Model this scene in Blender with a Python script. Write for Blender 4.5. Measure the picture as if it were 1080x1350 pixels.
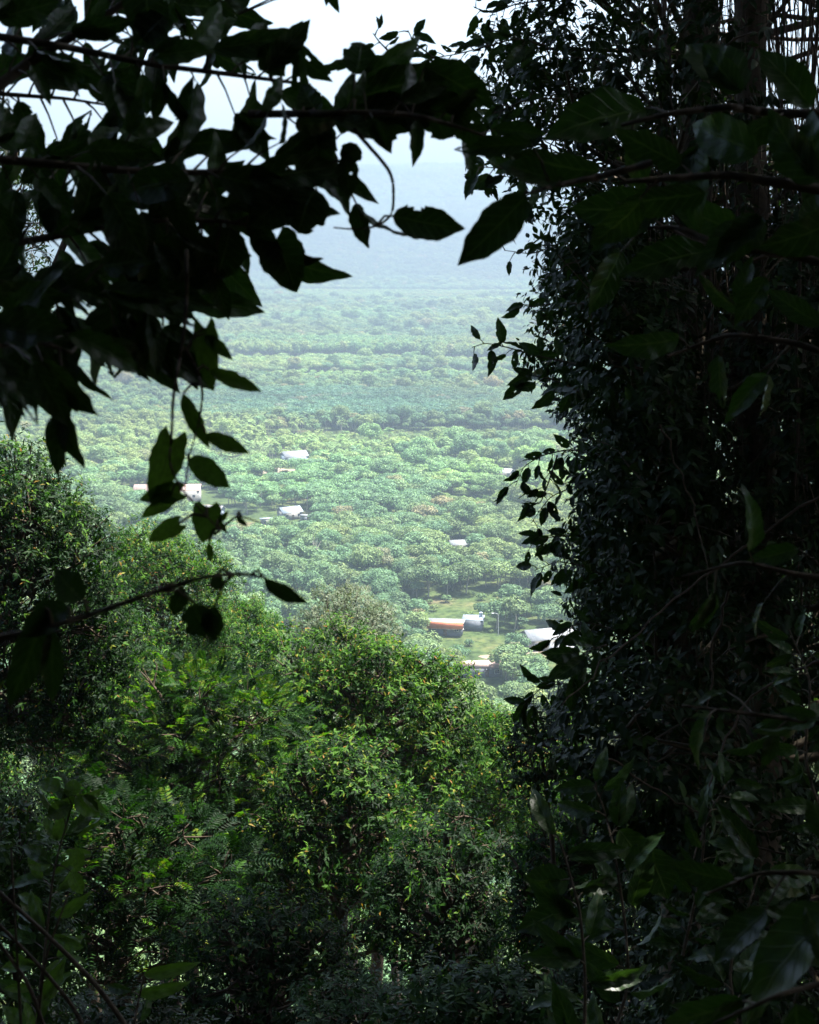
import bpy, math, random
import numpy as np
from mathutils import Vector, Matrix, noise

for o in list(bpy.data.objects):
    bpy.data.objects.remove(o)
S = bpy.context.scene
COL = S.collection
R = math.radians

# ------------------------------------------------------------------ camera, world, sun, exposure
CAM_Z = 130.0
F = 1855.0                                   # focal length in pixels of a 1080 x 1350 picture
PITCH = math.atan(375.0 / F)
cam_d = bpy.data.cameras.new('camera')
cam = bpy.data.objects.new('camera', cam_d)
COL.objects.link(cam)
cam.location = (0, 0, CAM_Z)
cam.rotation_euler = (R(90) - PITCH, 0, 0)
cam_d.sensor_fit = 'VERTICAL'
cam_d.sensor_height = 36
cam_d.lens = F / 1350 * 36
cam_d.clip_start = 0.05
cam_d.clip_end = 30000
cam_d.dof.use_dof = True
cam_d.dof.focus_distance = 22
cam_d.dof.aperture_fstop = 10
S.camera = cam

SUN_EL, SUN_AZ = R(67), R(62)                # azimuth measured from +Y towards +X
W = bpy.data.worlds.new('World')
S.world = W
W.use_nodes = True
nt = W.node_tree
nt.nodes.clear()
sky = nt.nodes.new('ShaderNodeTexSky')
sky.sky_type = 'NISHITA'
sky.sun_disc = False
sky.sun_elevation = SUN_EL
sky.sun_rotation = SUN_AZ
sky.altitude = 100
sky.air_density = 1.0
sky.dust_density = 4.0
sky.ozone_density = 1.0
bg = nt.nodes.new('ShaderNodeBackground')
bg.inputs[1].default_value = 0.09
wo = nt.nodes.new('ShaderNodeOutputWorld')
nt.links.new(sky.outputs[0], bg.inputs[0])
nt.links.new(bg.outputs[0], wo.inputs[0])

sd = bpy.data.lights.new('sun', 'SUN')
sd.energy = 5.0
sd.angle = R(0.6)
sd.color = (1.0, 0.96, 0.88)
sun = bpy.data.objects.new('sun', sd)
COL.objects.link(sun)
sv = Vector((math.sin(SUN_AZ) * math.cos(SUN_EL), math.cos(SUN_AZ) * math.cos(SUN_EL), math.sin(SUN_EL)))
sun.rotation_euler = sv.to_track_quat('Z', 'Y').to_euler()
sun.location = (0, 0, 300)

S.view_settings.view_transform = 'Standard'
S.view_settings.look = 'None'
S.view_settings.gamma = 1
S.view_settings.use_curve_mapping = False
S.view_settings.exposure = 2.35
S.render.engine = 'CYCLES'
cy = S.cycles
cy.max_bounces = 7
cy.diffuse_bounces = 3
cy.glossy_bounces = 2
cy.transmission_bounces = 4
cy.volume_bounces = 1
cy.use_denoising = True
cy.sample_clamp_indirect = 6

# ------------------------------------------------------------------ pixels to points
cp, sp = math.cos(PITCH), math.sin(PITCH)
FWD = np.array([0, cp, -sp]); UP = np.array([0, sp, cp]); RT = np.array([1.0, 0, 0])
CAM = np.array([0, 0, CAM_Z])


def P(px, py, d):
    return CAM + d * (FWD + RT * (px - 540) / F + UP * (675 - py) / F)


def G(px, py, z=0.0):
    r = FWD + RT * (px - 540) / F + UP * (675 - py) / F
    t = (z - CAM_Z) / r[2]
    return CAM + t * r


def proj(p):
    q = np.asarray(p) - CAM
    d = q @ FWD
    return 540 + F * (q @ RT) / d, 675 - F * (q @ UP) / d, d


# ------------------------------------------------------------------ terrain height
def sstep(a, b, x):
    t = np.clip((x - a) / (b - a), 0, 1)
    return t * t * (3 - 2 * t)


def wob(x, y, s, k):
    return (np.sin(x / s + k) * np.cos(y / (s * 1.3) + 2.1 * k) + 0.5 * np.sin((x * 0.7 + y) / (s * 0.47) + k * 1.7)
            + 0.3 * np.cos((x - y * 0.6) / (s * 0.21) + k))


def height(x, y):
    x = np.asarray(x, float); y = np.asarray(y, float)
    near = 128.3 - 0.6 * y - 0.02 * np.abs(x) * (y > 0)
    near = near + 0.35 * wob(x, y, 7, 0.3) * sstep(2, 14, np.hypot(x, y))
    k = 14.0
    slope = k * np.logaddexp(0, near / k)                       # eases out into the plain
    slope = np.where(y < -260, 128.3 + 156 + 20 * sstep(260, 900, -y), slope)
    plain = 1.2 * wob(x, y, 160, 1.0) * sstep(250, 600, y)
    r = y + 0.05 * x
    ridge = 120 * sstep(3300, 4000, r) + 195 * sstep(3850, 4800, r)
    ridge = ridge + sstep(3600, 5000, r) * (16 * wob(x, y, 520, 2.0) + 7 * wob(x, y, 150, 4.0))
    ridge = ridge * (1 - 0.5 * sstep(6000, 9000, r))
    ridge = ridge + sstep(3900, 4800, r) * 0.02 * x
    return slope + plain + ridge


# ------------------------------------------------------------------ materials
def new_mat(name):
    m = bpy.data.materials.new(name)
    m.use_nodes = True
    m.node_tree.nodes.clear()
    return m, m.node_tree.nodes, m.node_tree.links


def ramp(nd, stops):
    r = nd.new('ShaderNodeValToRGB')
    el = r.color_ramp.elements
    while len(el) > 1:
        el.remove(el[-1])
    el[0].position = stops[0][0]; el[0].color = (*stops[0][1], 1)
    for p, c in stops[1:]:
        e = el.new(p); e.color = (*c, 1)
    return r


def leaf_mat(name, stops, trans=0.35, rough=0.42, spec=0.5, tint=False, tcol=(1.25, 1.35, 0.5), veins=False):
    m, nd, lk = new_mat(name)
    at = nd.new('ShaderNodeAttribute'); at.attribute_name = 'tone'
    rp = ramp(nd, stops)
    lk.new(at.outputs['Fac'], rp.inputs[0])
    col = rp.outputs[0]
    if tint:
        ti = nd.new('ShaderNodeAttribute'); ti.attribute_type = 'INSTANCER'; ti.attribute_name = 'tint'
        mu = nd.new('ShaderNodeMix'); mu.data_type = 'RGBA'; mu.blend_type = 'MULTIPLY'; mu.inputs[0].default_value = 1
        lk.new(col, mu.inputs[6]); lk.new(ti.outputs['Color'], mu.inputs[7])
        col = mu.outputs[2]
    tc = nd.new('ShaderNodeTexCoord')
    nz = nd.new('ShaderNodeTexNoise'); nz.inputs['Scale'].default_value = 9 if not tint else 0.8; nz.inputs['Detail'].default_value = 3
    lk.new(tc.outputs['Object'], nz.inputs['Vector'])
    mr = nd.new('ShaderNodeMapRange'); mr.inputs[1].default_value = 0.3; mr.inputs[2].default_value = 0.7
    mr.inputs[3].default_value = 0.72; mr.inputs[4].default_value = 1.25
    lk.new(nz.outputs[0], mr.inputs[0])
    vm = nd.new('ShaderNodeVectorMath'); vm.operation = 'SCALE'
    lk.new(col, vm.inputs[0]); lk.new(mr.outputs[0], vm.inputs[3])
    col = vm.outputs[0]
    pb = nd.new('ShaderNodeBsdfPrincipled')
    pb.inputs['Roughness'].default_value = rough
    pb.inputs['Specular IOR Level'].default_value = spec
    tb = nd.new('ShaderNodeBsdfTranslucent')
    tv = nd.new('ShaderNodeVectorMath'); tv.operation = 'MULTIPLY'; tv.inputs[1].default_value = tcol
    if veins:
        uv = nd.new('ShaderNodeAttribute'); uv.attribute_name = 'leafuv'
        sx = nd.new('ShaderNodeSeparateXYZ'); lk.new(uv.outputs['Vector'], sx.inputs[0])
        ab = nd.new('ShaderNodeMath'); ab.operation = 'ABSOLUTE'; lk.new(sx.outputs[1], ab.inputs[0])
        # side veins sweep forward from the midrib
        m1 = nd.new('ShaderNodeMath'); m1.operation = 'MULTIPLY_ADD'; m1.inputs[1].default_value = -0.22
        lk.new(ab.outputs[0], m1.inputs[0]); lk.new(sx.outputs[0], m1.inputs[2])
        m2 = nd.new('ShaderNodeMath'); m2.operation = 'MULTIPLY'; m2.inputs[1].default_value = 50
        lk.new(m1.outputs[0], m2.inputs[0])
        m3 = nd.new('ShaderNodeMath'); m3.operation = 'SINE'; lk.new(m2.outputs[0], m3.inputs[0])
        v1 = nd.new('ShaderNodeMapRange'); v1.inputs[1].default_value = 0.86; v1.inputs[2].default_value = 1.0
        v1.inputs[4].default_value = 0.6
        lk.new(m3.outputs[0], v1.inputs[0])
        v2 = nd.new('ShaderNodeMapRange'); v2.inputs[1].default_value = 0.07; v2.inputs[2].default_value = 0.02
        lk.new(ab.outputs[0], v2.inputs[0])
        mx = nd.new('ShaderNodeMath'); mx.operation = 'MAXIMUM'; lk.new(v1.outputs[0], mx.inputs[0]); lk.new(v2.outputs[0], mx.inputs[1])
        mc = nd.new('ShaderNodeMix'); mc.data_type = 'RGBA'; lk.new(mx.outputs[0], mc.inputs[0])
        lk.new(col, mc.inputs[6]); mc.inputs[7].default_value = (0.05, 0.085, 0.03, 1)
        col = mc.outputs[2]
        bp = nd.new('ShaderNodeBump'); bp.inputs['Strength'].default_value = 0.5; bp.inputs['Distance'].default_value = 0.003
        lk.new(mx.outputs[0], bp.inputs['Height']); lk.new(bp.outputs[0], pb.inputs['Normal'])
    lk.new(col, pb.inputs['Base Color'])
    lk.new(col, tv.inputs[0]); lk.new(tv.outputs[0], tb.inputs[0])
    mi = nd.new('ShaderNodeMixShader'); mi.inputs[0].default_value = trans
    out = nd.new('ShaderNodeOutputMaterial')
    lk.new(pb.outputs[0], mi.inputs[1]); lk.new(tb.outputs[0], mi.inputs[2]); lk.new(mi.outputs[0], out.inputs[0])
    return m


def solid_mat(name, c1, c2, scale=4.0, rough=0.85, spec=0.3, bump=0.3, stretch=(1, 1, 1), metallic=0.0):
    m, nd, lk = new_mat(name)
    tc = nd.new('ShaderNodeTexCoord')
    mp = nd.new('ShaderNodeMapping'); mp.inputs['Scale'].default_value = stretch
    nz = nd.new('ShaderNodeTexNoise'); nz.inputs['Scale'].default_value = scale; nz.inputs['Detail'].default_value = 6
    nz.inputs['Roughness'].default_value = 0.65
    lk.new(tc.outputs['Object'], mp.inputs[0]); lk.new(mp.outputs[0], nz.inputs['Vector'])
    rp = ramp(nd, [(0.3, c1), (0.7, c2)])
    lk.new(nz.outputs[0], rp.inputs[0])
    pb = nd.new('ShaderNodeBsdfPrincipled')
    pb.inputs['Roughness'].default_value = rough; pb.inputs['Specular IOR Level'].default_value = spec
    pb.inputs['Metallic'].default_value = metallic
    lk.new(rp.outputs[0], pb.inputs['Base Color'])
    if bump:
        bp = nd.new('ShaderNodeBump'); bp.inputs['Strength'].default_value = bump; bp.inputs['Distance'].default_value = 0.02
        lk.new(nz.outputs[0], bp.inputs['Height']); lk.new(bp.outputs[0], pb.inputs['Normal'])
    out = nd.new('ShaderNodeOutputMaterial')
    lk.new(pb.outputs[0], out.inputs[0])
    return m


M = {}
# tone: 0 old dark leaf ... 0.75 fresh green ... 1 red-orange young flush
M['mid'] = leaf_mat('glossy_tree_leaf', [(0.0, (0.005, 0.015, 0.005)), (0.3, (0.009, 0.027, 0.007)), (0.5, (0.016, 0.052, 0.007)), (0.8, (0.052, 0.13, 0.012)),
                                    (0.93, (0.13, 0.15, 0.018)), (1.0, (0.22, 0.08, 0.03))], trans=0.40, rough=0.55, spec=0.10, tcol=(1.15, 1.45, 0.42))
M['fine'] = leaf_mat('pale_fine_leaf', [(0.0, (0.016, 0.038, 0.012)), (0.5, (0.045, 0.088, 0.018)), (1.0, (0.11, 0.145, 0.03))], trans=0.35, rough=0.5)
M['grey'] = leaf_mat('grey_green_leaf', [(0.0, (0.03, 0.045, 0.025)), (0.6, (0.055, 0.082, 0.034)), (1.0, (0.12, 0.14, 0.065))], trans=0.25, rough=0.6)
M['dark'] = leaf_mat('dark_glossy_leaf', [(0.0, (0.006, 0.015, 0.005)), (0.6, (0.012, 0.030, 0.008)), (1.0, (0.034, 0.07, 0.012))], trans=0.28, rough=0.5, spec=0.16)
M['shrub'] = leaf_mat('shrub_leaf', [(0.0, (0.008, 0.024, 0.008)), (0.6, (0.022, 0.055, 0.015)), (1.0, (0.07, 0.12, 0.03))], trans=0.3, rough=0.5, spec=0.12)
M['valley'] = leaf_mat('valley_tree_leaf', [(0.0, (0.05, 0.09, 0.038)), (0.6, (0.105, 0.165, 0.056)), (1.0, (0.16, 0.225, 0.075))],
                       trans=0.3, rough=0.6, spec=0.15, tint=True, tcol=(1.15, 1.2, 0.6))
M['big'] = leaf_mat('broad_leaf', [(0.0, (0.01, 0.025, 0.008)), (0.7, (0.022, 0.055, 0.012)), (1.0, (0.06, 0.12, 0.02))],
                    trans=0.30, rough=0.38, spec=0.42, veins=True)
M['vine'] = leaf_mat('vine_leaf', [(0.0, (0.02, 0.05, 0.012)), (1.0, (0.075, 0.14, 0.03))], trans=0.55, rough=0.45, spec=0.25, veins=True)
M['bark'] = solid_mat('bark', (0.025, 0.018, 0.012), (0.07, 0.052, 0.036), 12, 0.9, 0.2, 0.6, (1, 1, 0.25))
M['pale_bark'] = solid_mat('pale_bark', (0.22, 0.20, 0.17), (0.42, 0.39, 0.34), 1.5, 0.9, 0.2, 0.3, (1, 1, 0.3))
M['twig'] = solid_mat('twig_bark', (0.03, 0.024, 0.016), (0.09, 0.07, 0.045), 30, 0.8, 0.3, 0.3)
M['root'] = solid_mat('hanging_root_bark', (0.022, 0.016, 0.010), (0.085, 0.062, 0.042), 25, 0.85, 0.3, 0.3, (1, 1, 0.2))
M['dead'] = solid_mat('dead_leaf', (0.12, 0.08, 0.05), (0.30, 0.23, 0.17), 20, 0.8, 0.3, 0.4)
M['white_wall'] = solid_mat('white_plaster', (0.22, 0.22, 0.21), (0.36, 0.35, 0.33), 0.8, 0.85, 0.3, 0.05)
M['grey_wall'] = solid_mat('grey_concrete', (0.14, 0.15, 0.18), (0.22, 0.24, 0.27), 0.9, 0.85, 0.3, 0.05)
M['blue_wall'] = solid_mat('pale_blue_wall', (0.20, 0.26, 0.33), (0.28, 0.34, 0.41), 0.9, 0.8, 0.3, 0.05)
M['orange'] = solid_mat('orange_fascia_paint', (0.55, 0.15, 0.07), (0.66, 0.21, 0.10), 0.7, 0.6, 0.4, 0.03)
M['metal_roof'] = solid_mat('pale_metal_roof', (0.15, 0.165, 0.18), (0.26, 0.27, 0.28), 0.5, 0.5, 0.5, 0.05)
M['grey_roof'] = solid_mat('grey_sheet_roof', (0.16, 0.20, 0.25), (0.25, 0.29, 0.33), 0.6, 0.55, 0.5, 0.05)
M['pink_roof'] = solid_mat('faded_pink_tiles', (0.26, 0.18, 0.15), (0.38, 0.29, 0.26), 1.2, 0.8, 0.3, 0.1)
M['glass'] = solid_mat('dark_window_glass', (0.02, 0.025, 0.03), (0.05, 0.06, 0.07), 1, 0.12, 0.6, 0)
M['frame'] = solid_mat('window_frame_paint', (0.6, 0.6, 0.6), (0.7, 0.7, 0.7), 1, 0.5, 0.4, 0)
M['door'] = solid_mat('brown_door_paint', (0.14, 0.08, 0.05), (0.2, 0.12, 0.07), 1, 0.6, 0.4, 0)
M['steel'] = solid_mat('galvanised_steel', (0.45, 0.46, 0.48), (0.6, 0.6, 0.62), 3, 0.45, 0.5, 0)
M['lamp'] = solid_mat('lamp_glass', (0.6, 0.62, 0.62), (0.7, 0.7, 0.7), 3, 0.3, 0.5, 0)
M['earth'] = solid_mat('sandy_earth', (0.16, 0.13, 0.09), (0.26, 0.21, 0.16), 0.25, 0.95, 0.1, 0.2)


def ground_mat():
    m, nd, lk = new_mat('ground_cover')
    ge = nd.new('ShaderNodeNewGeometry')
    def nz(s, d=5):
        n = nd.new('ShaderNodeTexNoise'); n.inputs['Scale'].default_value = s; n.inputs['Detail'].default_value = d
        lk.new(ge.outputs['Position'], n.inputs['Vector']); return n
    a = nz(0.045); b = nz(0.4, 9)
    ra = ramp(nd, [(0.35, (0.028, 0.046, 0.018)), (0.5, (0.045, 0.068, 0.024)), (0.62, (0.068, 0.078, 0.032)), (0.7, (0.10, 0.082, 0.05))])
    rb = ramp(nd, [(0.3, (0.35, 0.4, 0.35)), (0.5, (0.9, 0.95, 0.85)), (0.7, (1.4, 1.3, 1.15))])
    lk.new(a.outputs[0], ra.inputs[0]); lk.new(b.outputs[0], rb.inputs[0])
    mu = nd.new('ShaderNodeMix'); mu.data_type = 'RGBA'; mu.blend_type = 'MULTIPLY'; mu.inputs[0].default_value = 1
    lk.new(ra.outputs[0], mu.inputs[6]); lk.new(rb.outputs[0], mu.inputs[7])
    # forest litter on the hillside under the trees
    sx = nd.new('ShaderNodeSeparateXYZ'); lk.new(ge.outputs['Position'], sx.inputs[0])
    mr = nd.new('ShaderNodeMapRange'); mr.inputs[1].default_value = 230; mr.inputs[2].default_value = 290
    lk.new(sx.outputs[1], mr.inputs[0])
    mx = nd.new('ShaderNodeMix'); mx.data_type = 'RGBA'
    lk.new(mr.outputs[0], mx.inputs[0]); mx.inputs[6].default_value = (0.03, 0.024, 0.014, 1); lk.new(mu.outputs[2], mx.inputs[7])
    pb = nd.new('ShaderNodeBsdfPrincipled'); pb.inputs['Roughness'].default_value = 1; pb.inputs['Specular IOR Level'].default_value = 0.1
    lk.new(mx.outputs[2], pb.inputs['Base Color'])
    bp = nd.new('ShaderNodeBump'); bp.inputs['Strength'].default_value = 0.6; bp.inputs['Distance'].default_value = 0.5
    lk.new(b.outputs[0], bp.inputs['Height']); lk.new(bp.outputs[0], pb.inputs['Normal'])
    out = nd.new('ShaderNodeOutputMaterial'); lk.new(pb.outputs[0], out.inputs[0])
    return m


M['ground'] = ground_mat()


# ------------------------------------------------------------------ mesh helpers
class MB:
    def __init__(s):
        s.v = []; s.t = []; s.a = []; s.n = 0

    def add(s, v, t, tone=0.5):
        v = np.asarray(v, float).reshape(-1, 3); t = np.asarray(t, int).reshape(-1, 3)
        s.v.append(v); s.t.append(t + s.n)
        s.a.append(np.broadcast_to(np.asarray(tone, float), (len(v),)))
        s.n += len(v)

    def mesh(s, name, mat, smooth=False):
        v = np.concatenate(s.v); t = np.concatenate(s.t); a = np.concatenate(s.a)
        me = bpy.data.meshes.new(name)
        me.vertices.add(len(v)); me.vertices.foreach_set('co', v.astype(np.float32).ravel())
        me.loops.add(len(t) * 3); me.loops.foreach_set('vertex_index', t.astype(np.int32).ravel())
        me.polygons.add(len(t)); me.polygons.foreach_set('loop_start', np.arange(0, len(t) * 3, 3, dtype=np.int32))
        me.update(calc_edges=True)
        if smooth:
            me.polygons.foreach_set('use_smooth', np.ones(len(t), bool))
        at = me.attributes.new('tone', 'FLOAT', 'POINT'); at.data.foreach_set('value', a.astype(np.float32))
        me.materials.append(mat)
        return me

    def tube(s, pts, rad, sides=6, tone=0.5):
        pts = np.asarray(pts, float); n = len(pts)
        rad = np.broadcast_to(np.asarray(rad, float), (n,))
        tg = np.gradient(pts, axis=0); tg /= np.linalg.norm(tg, axis=1)[:, None] + 1e-9
        ref = np.array([0.31, 0.17, 0.93]) if abs(tg[0, 2]) < 0.8 else np.array([0.93, 0.21, 0.1])
        a = np.cross(tg, ref); a /= np.linalg.norm(a, axis=1)[:, None] + 1e-9
        b = np.cross(tg, a)
        th = np.arange(sides) * 2 * np.pi / sides
        ring = a[:, None] * np.cos(th)[None, :, None] + b[:, None] * np.sin(th)[None, :, None]
        v = (pts[:, None] + ring * rad[:, None, None]).reshape(-1, 3)
        i = np.arange(n - 1)[:, None] * sides; j = np.arange(sides)[None]; k = (j + 1) % sides
        A = (i + j).ravel(); B = (i + k).ravel(); C = A + sides; D = B + sides
        t = np.concatenate([np.stack([A, B, D], 1), np.stack([A, D, C], 1)])
        s.add(v, t, tone)

    def box(s, c, size, rz=0.0, tone=0.5):
        x, y, z = np.asarray(size) / 2.0
        v = np.array([[a * x, b * y, d * z] for a in (-1, 1) for b in (-1, 1) for d in (-1, 1)])
        cr, sr = math.cos(rz), math.sin(rz)
        v = v @ np.array([[cr, sr, 0], [-sr, cr, 0], [0, 0, 1]]) + np.asarray(c)
        q = [(0, 1, 3, 2), (4, 6, 7, 5), (0, 4, 5, 1), (2, 3, 7, 6), (0, 2, 6, 4), (1, 5, 7, 3)]
        t = [x for a in q for x in ((a[0], a[1], a[2]), (a[0], a[2], a[3]))]
        s.add(v, t, tone)


def unit(v):
    return v / (np.linalg.norm(v, axis=-1, keepdims=True) + 1e-9)


def leaves(mb, pos, d, nrm, L, Wd, tone, fold=0.18, droop=0.12):
    """small leaves: five points, four triangles each, folded on the midrib and drooping at the tip"""
    d = unit(d); y = unit(np.cross(nrm, d)); n = np.cross(d, y)
    L = L[:, None]; w = Wd[:, None]
    b = pos
    m = pos + 0.45 * L * d - 0.02 * L * n
    l = pos + 0.38 * L * d + 0.5 * w * y + fold * w * n
    r = pos + 0.38 * L * d - 0.5 * w * y + fold * w * n
    t = pos + L * d - droop * L * n
    v = np.stack([b, m, l, r, t], 1).reshape(-1, 3)
    i = np.arange(len(pos))[:, None] * 5
    tr = np.array([[0, 1, 2], [1, 4, 2], [0, 3, 1], [1, 3, 4]]).ravel()[None]
    mb.add(v, (i + tr).reshape(-1, 3), np.repeat(tone, 5))


def leaves_fine(mb, pos, d, nrm, L, Wd, tone, fold=0.12, droop=0.18):
    """leaves near the lens: eight points, eight triangles, rounded shoulders and a drip tip"""
    d = unit(d); y = unit(np.cross(nrm, d)); n = np.cross(d, y)
    L = L[:, None]; w = Wd[:, None]
    def pt(t, s, f):
        return pos + t * L * d + s * w * y + (f * fold * w - droop * L * t * t) * n
    v = np.stack([pt(0, 0, 0), pt(.3, 0, 0), pt(.68, 0, 0), pt(1, 0, 0), pt(.24, .46, 1), pt(.62, .42, 1), pt(.24, -.46, 1), pt(.62, -.42, 1)], 1).reshape(-1, 3)
    i = np.arange(len(pos))[:, None] * 8
    tr = np.array([[0, 1, 4], [1, 2, 5], [1, 5, 4], [2, 3, 5], [0, 6, 1], [1, 6, 7], [1, 7, 2], [2, 7, 3]]).ravel()[None]
    mb.add(v, (i + tr).reshape(-1, 3), np.repeat(tone, 8))


def sprays(mb, tips, axis, rng, L=0.14, ratio=0.34, per=7, young=0.25, mode='tuft', hang=0.35, tone0=0.35, fine=False):
    """leafy shoots: a tuft of leaves round each shoot tip, or two rows of leaflets along a rachis"""
    n = len(tips)
    axis = unit(axis)
    fn = leaves_fine if fine else leaves
    up = np.array([0, 0, 1.0])
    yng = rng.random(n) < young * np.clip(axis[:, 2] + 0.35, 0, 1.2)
    base_tone = np.clip(tone0 + 0.16 * rng.standard_normal(n), 0, 0.72)
    if mode == 'tuft':
        k = per
        ax = np.repeat(axis, k, 0); tp = np.repeat(tips, k, 0)
        rnd = unit(rng.standard_normal((n * k, 3)))
        rad = unit(np.cross(ax, rnd))
        along = np.tile(np.linspace(0, 1, k), n) + 0.1 * rng.random(n * k)
        d = unit(ax * (0.15 + 0.55 * along[:, None]) + rad * 0.95 + up * -hang)
        pos = tp - ax * (L * 1.1 * (1 - along))[:, None]
        nrm = unit(ax + up * 0.8 + 0.25 * rnd)
        LL = L * (0.65 + 0.6 * rng.random(n * k)) * (1 - 0.25 * along)
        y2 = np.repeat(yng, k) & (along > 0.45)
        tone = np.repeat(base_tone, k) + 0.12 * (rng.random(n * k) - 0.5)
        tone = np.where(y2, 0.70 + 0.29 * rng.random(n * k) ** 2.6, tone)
        fn(mb, pos, d, nrm, LL, LL * ratio * (0.85 + 0.3 * rng.random(n * k)), np.clip(tone, 0, 1))
    else:
        k = per
        side = unit(np.cross(axis, unit(up + 0.3 * rng.standard_normal((n, 3)))))
        nr = unit(np.cross(side, axis)); nr = nr * np.sign(nr[:, 2:3] + 1e-6)
        RL = L * (3.2 + 1.4 * rng.random(n))
        s = np.linspace(0.12, 1, k)
        ax = np.repeat(axis, k, 0); sd_ = np.repeat(side, k, 0); nn = np.repeat(nr, k, 0)
        ss = np.tile(s, n); rl = np.repeat(RL, k)
        pos = np.repeat(tips, k, 0) + ax * (rl * ss)[:, None] + up * (-0.35 * rl * ss ** 2)[:, None]
        for sg in (-1, 1):
            d = unit(ax * 0.45 + sd_ * sg * 0.95 - up * 0.15 + 0.08 * rng.standard_normal(ax.shape))
            LL = L * (1.15 - 0.5 * np.abs(ss - 0.45)) * (0.85 + 0.3 * rng.random(n * k))
            tone = np.repeat(base_tone, k) + 0.08 * (rng.random(n * k) - 0.5)
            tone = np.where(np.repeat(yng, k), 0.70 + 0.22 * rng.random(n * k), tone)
            fn(mb, pos, d, nn, LL, LL * ratio, np.clip(tone, 0, 1))
        tips2 = np.stack([tips, tips + axis * RL[:, None] * 0.5 - up * 0.09 * RL[:, None], tips + axis * RL[:, None] - up * 0.35 * RL[:, None]], 1)
        return tips2
    return None


def clump_points(clumps, dens, rng, low=-0.45, shell=0.55):
    pts = []; axs = []
    cs = np.array([c[0] for c in clumps]); rs = np.array([c[1] for c in clumps])
    for c, r in zip(cs, rs):
        area = 4 * np.pi * ((r[0] * r[1]) ** 1.6 / 3 + (r[0] * r[2]) ** 1.6 / 3 + (r[1] * r[2]) ** 1.6 / 3) ** (1 / 1.6)
        n = max(6, int(area * dens))
        u = unit(rng.standard_normal((n * 2, 3))); u = u[u[:, 2] > low][:n]
        ph = rng.random(3) * 6
        lump = 1 + 0.13 * np.sin(5 * u[:, 0] + ph[0]) * np.cos(5 * u[:, 1] + ph[1]) + 0.10 * np.sin(9 * u[:, 2] + 7 * u[:, 0] + ph[2])
        f = (shell + (1 - shell) * rng.random(len(u)) ** 0.6) * lump
        p = c + u * r * f[:, None]
        a = unit(u / r * r.mean() + np.array([0, 0, 0.35]) + 0.35 * rng.standard_normal(u.shape))
        # drop shoots that sit deep inside a neighbouring clump
        q = np.linalg.norm((p[:, None] - cs[None]) / rs[None], axis=2)
        keep = (q < 0.5).sum(1) == 0
        pts.append(p[keep]); axs.append(a[keep])
    return np.concatenate(pts), np.concatenate(axs)


def obj(name, me, parent=None, kind=None, label=None, cat=None, group=None, loc=None):
    o = bpy.data.objects.new(name, me)
    COL.objects.link(o)
    if parent is not None:
        o.parent = parent
    if kind: o['kind'] = kind
    if label: o['label'] = label
    if cat: o['category'] = cat
    if group: o['group'] = group
    if loc is not None: o.location = loc
    return o


def curve3(a, b, rng, n=6, bend=0.15):
    a = np.asarray(a, float); b = np.asarray(b, float)
    t = np.linspace(0, 1, n)[:, None]
    L = np.linalg.norm(b - a)
    off = rng.standard_normal(3) * bend * L
    off2 = rng.standard_normal(3) * bend * L * 0.4
    return a * (1 - t) + b * t + off * np.sin(np.pi * t) * 0.6 + off2 * np.sin(2 * np.pi * t) * 0.5


TREES = {}


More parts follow.
